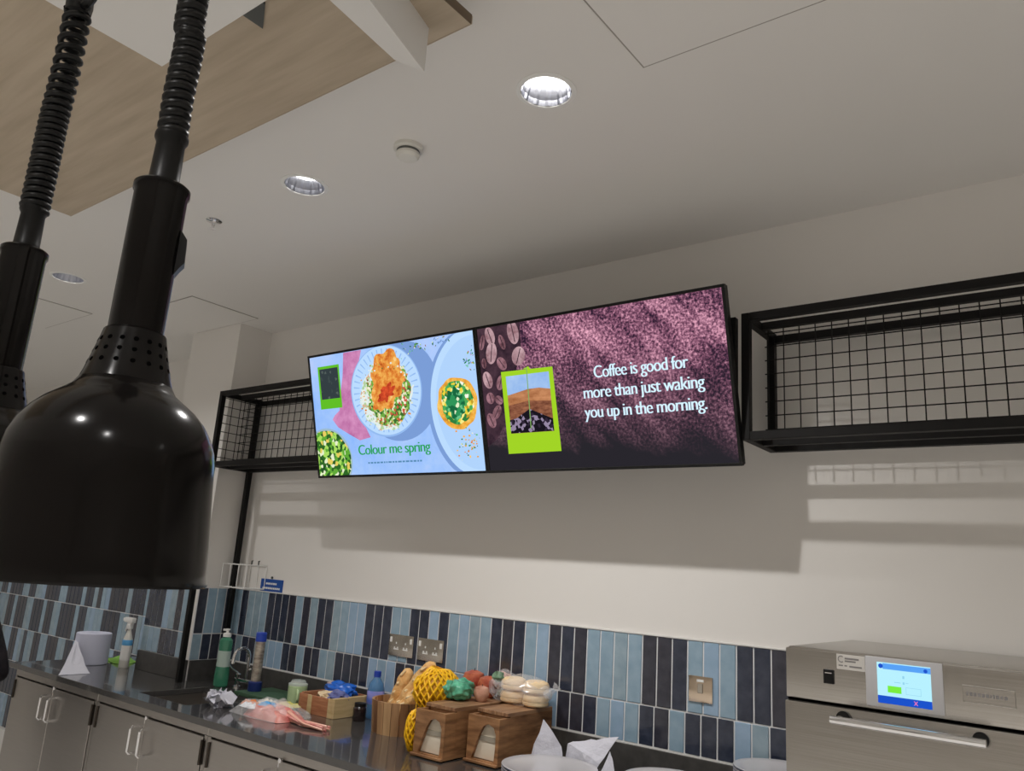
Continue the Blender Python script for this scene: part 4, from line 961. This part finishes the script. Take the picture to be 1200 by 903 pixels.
def baguette(a, b_, r, label, sd):
    a, b_ = Vector(a), Vector(b_); n = 26; pts = []; rad = []
    side = Vector((0, 1, 0))
    for i in range(n):
        u = i / (n - 1); p = a.lerp(b_, u) + Vector((0, 0, .006 * math.sin(PI * u)))
        pts.append(p); rad.append(r * (max(0.02, 1 - abs(2 * u - 1) ** 5)) ** .5 * (1 + .06 * math.sin(u * 26 + sd)))
    t = thing('baguette', label, 'bread', tuple(a), group='baguettes in the wooden tub')
    MB().tube(pts, rad, CRUST, 16).build('crust', t, smooth=60)
    d = (b_ - a).normalized(); v = Vector((-.0, -1, .35)).normalized(); v = (v - d * v.dot(d)).normalized(); w = d.cross(v)
    mb = MB()
    for k in range(5):
        u = .14 + k * .18; c_ = a.lerp(b_, u) + v * r * .90 + Vector((0, 0, .006 * math.sin(PI * u)))
        mb.tube([c_ - d * .022 - w * .007 - v * .004, c_ + v * .0025, c_ + d * .022 + w * .007 - v * .004], [.002, .006, .002], CRUMB, 6)
    mb.build('score_marks', t)
baguette((-2.425, -.16, ZW + .030), (-2.345, -.15, ZW + .235), .030, 'pale baguette leaning at the left of the wooden tub', 1)
baguette((-2.395, -.185, ZW + .020), (-2.200, -.165, ZW + .275), .034, 'longest baguette, lying diagonally across the top of the tub', 2)
baguette((-2.350, -.235, ZW + .020), (-2.225, -.19, ZW + .178), .030, 'lowest baguette in the tub, half behind the yellow net bag', 3)

# napkin boxes
def napkin_box(x0, x1, yf, ym, yb, label):
    t = thing('napkin_box', label, 'napkin dispenser', ((x0 + x1) / 2, (yf + yb) / 2, ZW), group='acacia napkin dispensers')
    zt_, zs = H(-.470), H(-.486); w = .012; zf = ZW + .004
    f = (x0, x1, yf, yf + w)
    W_, H_ = x1 - x0, zs - zf
    # front with a shield-shaped opening, built as a ring of panels around the cut-out
    cut = [(.16, .07), (.88, .07), (.90, .40), (.90, .66), (.82, .80), (.66, .86), (.50, .80), (.38, .62)]
    outer = [(0, 0), (1, 0), (1, .40), (1, .70), (1, 1), (.66, 1), (0, 1), (0, .62)]
    P_ = lambda q, y: (x0 + q[0] * W_, y, zf + q[1] * H_)
    n = len(cut); vs = [P_(q, yf) for q in outer] + [P_(q, yf) for q in cut] + [P_(q, yf + w) for q in outer] + [P_(q, yf + w) for q in cut]; fs = []
    for i in range(n):
        j = (i + 1) % n
        fs += [[i, j, n + j, n + i], [2 * n + i, 3 * n + i, 3 * n + j, 2 * n + j], [n + i, n + j, 3 * n + j, 3 * n + i], [i, 2 * n + i, 2 * n + j, j]]
    MB().add(vs, fs, ACACIA).build('front_panel', t, smooth=0)
    MB().box(x0, x0 + w, yf + w, ym, zf, zs, ACACIA).box(x1 - w, x1, yf + w, ym, zf, zs, ACACIA).box(x0 + w, x1 - w, yf + w, ym, zf, zf + .01, ACACIA).build('hopper', t, smooth=0)
    mb = MB().box(x0, x1, ym, yb, zf, zt_ - .012, ACACIA, .001, seg=1)
    mb.build('body', t, smooth=0)
    mb = MB(); k = 3
    for i in range(k):
        a, b_ = x0 + W_ * i / k, x0 + W_ * (i + 1) / k; mb.box(a + .0006, b_ - .0006, ym - .012, yb, zt_ - .0118, zt_, ACACIA_TOP, .001, seg=1)
    mb.build('lid', t, smooth=0)
    MB().box(x0 - .004, x1 + .004, yf - .012, yf, zf, zf + .008, ACACIA, .001, seg=1).build('ledge', t, smooth=0)
    mb = MB().box(x0 + w + .002, x1 - w - .002, yf + w + .003, ym - .012, zf + .012, zf + H_ * .88, NAPKIN, .003)
    mb.build('napkins', t, smooth=30)
    MB().box(x0 + w + .003, x1 - w - .003, yf + w + .001, yf + w + .003, zf + H_ * .47, zf + H_ * .58, NAPBAND).build('napkin_shade_band', t, smooth=0)  # grey band painted for the shading at the thumb notch
    for x in (x0 + .012, x1 - .012):
        for y in (yf + .02, yb - .02): pass
    MB().box(x0 + .01, x1 - .01, yf + .01, yb - .01, ZW, zf, SEALBLK).build('base_pad', t)
    return t
napkin_box(-2.032, -1.893, -.425, -.365, -.030, 'left wooden napkin dispenser, pulled further forward and carrying bagged fruit')
napkin_box(-1.862, -1.724, -.338, -.280, -.022, 'right wooden napkin dispenser, next to the stacked plates')
BT = H(-.470)
# net bags and fruit on the boxes
def net(mb, c, r, m, rings, segs, rad, z0=None, sd=0, amp=.15):
    def P_(i, j):
        th = PI * (i + .0) / rings; ph = 2 * PI * (j + .5 * (i % 2)) / segs
        d = Vector((math.sin(th) * math.cos(ph), math.sin(th) * math.sin(ph), math.cos(th)))
        k = 1 + amp * noise.noise(d * 2.2 + Vector((sd, 0, 0)))
        p = Vector((c[0] + d.x * r[0] * k, c[1] + d.y * r[1] * k, c[2] + d.z * r[2] * k))
        if z0 is not None: p.z = max(p.z, z0)
        return p
    for i in range(rings):
        for j in range(segs):
            a = P_(i, j); b1 = P_(i + 1, j); b2 = P_(i + 1, j + (1 if i % 2 else -1))
            mid1 = (a + b1) / 2; mb.tube([a, b1], rad, m, 5, cap=False); mb.tube([a, b2], rad, m, 5, cap=False)
t = thing('net_bag', 'bright yellow net bag draped over the left napkin box and down to the counter', 'net bag', (-2.13, -.22, BT))
mb = MB(); net(mb, (-2.125, -.225, BT + .018), (.085, .085, .080), YNET, 12, 20, .0042, ZW + .004)
mb.tube([(-2.15, -.30, BT - .02), (-2.10, -.36, BT - .06), (-2.07, -.395, BT - .11), (-2.062, -.41, ZW + .01)], .001, YNET, 5)
net(mb, (-2.062, -.385, ZW + .072), (.026, .050, .072), YNET, 12, 12, .0036, ZW + .003, 3)
mb.build('netting', t, smooth=60)
MB().blob((-2.125, -.225, BT + .018), (.080, .080, .075), YIN, 3, .15, 2.2).blob((-2.062, -.385, ZW + .070), (.022, .044, .066), YIN, 3, .1, 2).build('onions', t, smooth=60)
t = thing('green_bag', 'shiny green plastic bag on the lid of the left napkin box', 'food bag', (-1.985, -.2, BT))
MB().blob((-2.002, -.232, BT + .037), (.050, .062, .039), GNET, 5, .26, 2.6, 3).build('bag', t, smooth=16)
spots = [(-2.075, -.065, .047, REDV, 'red fruit behind the yellow net bag, leftmost of the red fruit'), (-1.985, -.085, .042, REDV, 'red fruit in the middle behind the green bag'),
         (-1.935, -.185, .030, PINKV, 'pink-red fruit just right of the shiny green bag')]
for x, y, r, m_, lab in spots:
    t = thing('red_apple', lab, 'fruit', (x, y, BT), group='red fruit on the left napkin box')
    MB().lathe([(0, .004), (r * .5, 0), (r * .93, r * .6), (r, r * 1.1), (r * .8, r * 1.65), (r * .3, r * 1.85), (0, r * 1.7)], m_, (x, y, BT), 24).build('skin', t)
    MB().tube([(x, y, BT + r * 1.65), (x + .003, y, BT + r * 2.05)], .0015, HINGE, 5).build('stalk', t)
t = thing('salad_bag', 'clear bag of green and pinkish salad leaves at the back of the left napkin box', 'food bag', (-1.93, -.14, BT))
mb = MB()
for k in range(9): mb.blob((-1.902 + random.uniform(-.022, .03), -.085 + random.uniform(-.035, .03), BT + .026 + random.uniform(0, .06)), (.028, .026, .019), [GREENV, PINKV, GREENV][k % 3], 2, .6, 3, k)
mb.build('leaves', t, smooth=20)
MB().blob((-1.905, -.085, BT + .054), (.056, .062, .056), FILM, 4, .2, 3, 7).build('bag_film', t, smooth=16)
# burger buns
bi = 0
for x, lab in ((-1.855, 'left'), (-1.752, 'right')):
    for k, lv in enumerate(('bottom', 'top')):
        t = thing('burger_bun', f'sliced burger bun on the right napkin box, {lv} of the {lab} pile', 'bread', (x, -.095, BT + .004 + k * .045), group='burger buns in a clear bag')
        z = BT + .004 + k * .045
        MB().lathe([(0, 0), (.040, 0), (.048, .006), (.048, .014), (.046, .016), (0, .016)], BUN, (x, -.095, z), 32).build('heel', t)
        MB().lathe([(.0455, .016), (.0455, .019), (0, .019)], BUNCUT, (x, -.095, z), 32).build('cut_face', t)
        MB().lathe([(.048, .019), (.049, .026), (.044, .036), (.030, .043), (0, .0448)], BUN, (x, -.095, z), 32).build('crown', t)
mb = MB().blob((-1.803, -.095, BT + .050), (.114, .072, .056), FILM, 4, .09, 3, 2).tube([(-1.70, -.10, BT + .05), (-1.67, -.10, BT + .07), (-1.66, -.09, BT + .085)], [.02, .008, .02], FILM, 8)
v = [(p[0], p[1], max(p[2], BT + .001)) for p in mb.v]; mb.v = v
tag(mb.build('bread_bag', loc=(-1.80, -.095, BT), smooth=14), 'clear plastic bread bag wrapped around the burger buns', 'bread bag')

# papers behind the plates
def sheet(pts, m, name, label, thick=.0008):
    bm = bmesh.new()
    vv = [bm.verts.new(p) for p in pts[0]]; [bm.faces.new([vv[i] for i in f]) for f in pts[1]]
    bmesh.ops.subdivide_edges(bm, edges=bm.edges[:], cuts=3, use_grid_fill=True)
    for v in bm.verts: v.co += Vector((noise.noise(v.co * 30), noise.noise(v.co * 30 + Vector((5, 0, 0))), noise.noise(v.co * 30 + Vector((0, 9, 0))))) * .006
    me = bpy.data.meshes.new(name); bm.to_mesh(me); bm.free(); me.materials.append(m)
    o = bpy.data.objects.new(name, me); COL.objects.link(o)
    so = o.modifiers.new('thickness', 'SOLIDIFY'); so.thickness = thick
    return tag(o, label, 'paper', 'tissues behind the plates')
A = ZW
sheet(([(-1.660, -.26, A + .001), (-1.605, -.25, A + .168), (-1.615, -.29, A + .06), (-1.52, -.24, A + .001), (-1.545, -.22, A + .09), (-1.585, -.20, A + .001)], [[0, 2, 1], [2, 3, 4, 1], [4, 3, 5]]), PAPER, 'paper_tissue', 'white tissue standing up in a tall point behind the nearest plates')
sheet(([(-1.55, -.20, A + .001), (-1.545, -.19, A + .095), (-1.47, -.17, A + .115), (-1.465, -.22, A + .085), (-1.36, -.17, A + .145), (-1.40, -.22, A + .06), (-1.43, -.24, A + .001)], [[0, 6, 3, 1], [1, 3, 2], [3, 5, 4, 2], [3, 6, 5]]), PAPER, 'paper_tissue', 'white scrunched tissue folded over to the right, behind the nearest plates')
sheet(([(-1.40, -.24, A + .001), (-1.38, -.19, A + .10), (-1.345, -.22, A + .065), (-1.30, -.27, A + .001)], [[0, 3, 2, 1]]), PAPER, 'paper_tissue', 'small tissue flap hanging down to the right of the nearest plates')

# plates
def plate_mesh(cx, cy, z, r):
    return MB().lathe([(0, .002), (r * .5, .0), (r * .62, .003), (r * .88, .013), (r, .0205), (r * 1.002, .0225), (r * .985, .0235), (r * .86, .0175), (r * .6, .0085), (0, .0075)], PLATE, (cx, cy, z), 72)
first_plate = None
def stack(cx, cy, r, n, where, grp):
    names = ['bottom'] + [q + ' from bottom' for q in ('second', 'third', 'fourth', 'fifth', 'sixth', 'seventh', 'eighth', 'ninth', 'tenth', 'eleventh', 'twelfth', 'thirteenth', 'fourteenth')]
    base = None
    for k in range(n):
        pos = 'top' if k == n - 1 else names[k]
        lab = f'{pos} grey plate in the stack {where}'
        z = ZW + .0085 * k
        if base is None:
            base = thing('plate', lab, 'plate', (cx, cy, z), group=grp)
            plate_mesh(cx, cy, z, r).build('dish', base, smooth=60)
            q = MB().lathe([(r * 1.0025, .0195), (r * 1.0035, .0205), (r * 1.0025, .0215), (r * .999, .0205)], PLATERIM, (cx, cy, z), 72, close=True).build('rim_line', base, smooth=60); q['label'] = 'dark blue rim line'
        else: dup(base, (cx, cy, z), lab)
stack(-1.475, -.395, .150, 6, 'beside the napkin box', 'grey plates beside the napkin box')
stack(-1.085, -.365, .130, 10, 'in the middle under the square outlet', 'grey plates in the middle')
stack(-.840, -.150, .130, 15, 'next to the oven', 'grey plates next to the oven')

# ------------------------------------------------------------------ person at the left edge
JACK = mat('dark_jacket', (.010, .009, .012), .8, spec=.2, vary=((1, 1, 1), (.007, .006, .009), (.018, .014, .017), 14), bump=((1, 1, 1), 18, .5, .02))
SKIN = mat('skin', (.55, .33, .24), .5)
HAIR = mat('dark_hair', (.03, .02, .015), .6); JEAN = mat('dark_trousers', (.02, .022, .03), .8); SHOE = mat('black_shoe', (.01, .01, .01), .4)
def skin_mesh(name, chain, m, parent, levels=2):
    """chain: verts [(x,y,z,rx,ry)], edges, root"""
    V, E_, root = chain
    me = bpy.data.meshes.new(name); me.from_pydata([v[:3] for v in V], E_, []); me.materials.append(m)
    o = bpy.data.objects.new(name, me); COL.objects.link(o)
    sk = o.modifiers.new('skin', 'SKIN'); sk.use_smooth_shade = True
    if not me.skin_vertices:
        bm = bmesh.new(); bm.from_mesh(me); bm.verts.layers.skin.verify(); bm.to_mesh(me); bm.free()
    for i, v in enumerate(V):
        me.skin_vertices[0].data[i].radius = (v[3], v[4]); me.skin_vertices[0].data[i].use_root = (i == root)
    ss = o.modifiers.new('sub', 'SUBSURF'); ss.levels = levels; ss.render_levels = levels
    dg = bpy.context.evaluated_depsgraph_get(); dg.update(); m2 = bpy.data.meshes.new_from_object(o.evaluated_get(dg))
    bpy.data.objects.remove(o); o = bpy.data.objects.new(name, m2); COL.objects.link(o)
    for p in m2.polygons: p.use_smooth = True
    o.parent = parent; m2.transform(WM[parent.name].inverted())
    return o
pxc, pyc = -4.73, -1.08
t = thing('person', 'person in a dark jacket at the left edge, only the bent elbow showing', 'person', (pxc, pyc, 0))
# facing -X (away to the left), left elbow bent and pointing back towards +X
V = [(pxc, pyc, .93, .15, .13), (pxc, pyc, 1.10, .14, .12), (pxc - .01, pyc, 1.28, .16, .13), (pxc - .02, pyc, 1.42, .12, .09), (pxc - .03, pyc, 1.50, .055, .055), (pxc - .04, pyc, 1.56, .055, .055),
     (pxc - .055, pyc, 1.64, .088, .080), (pxc - .05, pyc, 1.71, .075, .070)]
E_ = [(0, 1), (1, 2), (2, 3), (3, 4), (4, 5), (5, 6), (6, 7)]
def limb(start, pts):
    k = len(V); last = start
    for p in pts: V.append(p); E_.append((last, len(V) - 1)); last = len(V) - 1
    return last
limb(0, [(pxc, pyc + .10, .86, .095, .095), (pxc + .01, pyc + .11, .50, .062, .062), (pxc + .02, pyc + .11, .10, .042, .042), (pxc - .12, pyc + .12, .04, .04, .035)])
limb(0, [(pxc, pyc - .10, .86, .095, .095), (pxc + .01, pyc - .11, .50, .062, .062), (pxc + .02, pyc - .11, .10, .042, .042), (pxc - .12, pyc - .12, .04, .04, .035)])
limb(3, [(pxc, pyc + .17, 1.40, .062, .062), (pxc + .13, pyc + .17, 1.17, .055, .055), (pxc + .545, pyc + .13, .925, .052, .052), (pxc + .22, pyc + .06, .86, .045, .045), (pxc - .02, pyc + .10, .92, .030, .030)])
limb(3, [(pxc, pyc - .17, 1.40, .062, .062), (pxc + .02, pyc - .24, 1.12, .050, .050), (pxc - .18, pyc - .20, 1.02, .040, .040), (pxc - .30, pyc - .16, 1.05, .028, .028)])
body = skin_mesh('body', (V, E_, 0), JACK, t)
me = body.data
for m_ in (SKIN, JEAN, SHOE, HAIR): me.materials.append(m_)
for p in me.polygons:
    c_ = p.center + Vector((pxc, pyc, 0))
    if c_.z > 1.515: p.material_index = 1
    elif c_.z < .12: p.material_index = 3
    elif c_.z < .86 and c_.x < pxc + .17: p.material_index = 2
mb = MB().blob((pxc - .03, pyc, 1.70), (.112, .098, .095), HAIR, 4, .06, 5, 1); mb.build('hair', t)
mb = MB().blob((pxc - .150, pyc, 1.645), (.018, .012, .02), SKIN, 2)
for s_ in (-1, 1): mb.blob((pxc - .05, pyc + s_ * .088, 1.645), (.018, .01, .028), SKIN, 2)
mb.build('face_features', t)
def hand(cx, cy, cz, sgn):
    mb = MB().blob((cx - .035, cy, cz), (.045, .018, .040), SKIN, 3)
    for k in range(4):
        z = cz + .026 - k * .017; L_ = (.062, .070, .066, .052)[k]
        mb.tube([(cx - .06, cy, z), (cx - .06 - L_ * .5, cy + sgn * .006, z), (cx - .06 - L_ * .8, cy + sgn * .022, z - .002), (cx - .06 - L_ * .9, cy + sgn * .038, z - .003)], [.0088, .0082, .0075, .006], SKIN, 8)
    mb.tube([(cx - .02, cy, cz + .03), (cx - .045, cy + sgn * .018, cz + .052), (cx - .068, cy + sgn * .028, cz + .058)], [.011, .0095, .007], SKIN, 8)
    return mb.build('hand', t)
hand(pxc - .03, pyc + .10, .92, -1); hand(pxc - .31, pyc - .16, 1.055, 1)

# ------------------------------------------------------------------ world, camera, view
w = bpy.data.worlds.new('room_air'); scene.world = w; w.use_nodes = True
w.node_tree.nodes['Background'].inputs[0].default_value = (.9, .93, 1, 1); w.node_tree.nodes['Background'].inputs[1].default_value = .05
cd = bpy.data.cameras.new('camera'); cam = bpy.data.objects.new('camera', cd); COL.objects.link(cam); scene.camera = cam
yaw, pitch, roll, f = math.radians(-38.04003074), math.radians(13.43832222), math.radians(3.87814391), 917.067
fw = Vector((math.sin(yaw) * math.cos(pitch), math.cos(yaw) * math.cos(pitch), math.sin(pitch)))
r0 = Vector((math.cos(yaw), -math.sin(yaw), 0)); u0 = r0.cross(fw)
r2 = math.cos(roll) * r0 + math.sin(roll) * u0; u2 = -math.sin(roll) * r0 + math.cos(roll) * u0
M = Matrix((r2, u2, -fw)).transposed().to_4x4(); M.translation = (0, -2.6, EYE)
cam.matrix_world = M
cd.sensor_fit = 'HORIZONTAL'; cd.sensor_width = 36; cd.lens = f / 1200 * 36; cd.clip_start = .02; cd.clip_end = 60
vs_ = scene.view_settings; scene.display_settings.display_device = 'sRGB'
vs_.view_transform = 'Standard'; vs_.look = 'None'; vs_.gamma = 1; vs_.use_curve_mapping = False; vs_.exposure = 0.
scene.cycles.use_denoising = True
scene.cycles.max_bounces = 10; scene.cycles.diffuse_bounces = 6; scene.cycles.glossy_bounces = 5; scene.cycles.transparent_max_bounces = 16
scene.cycles.sample_clamp_indirect = 4.
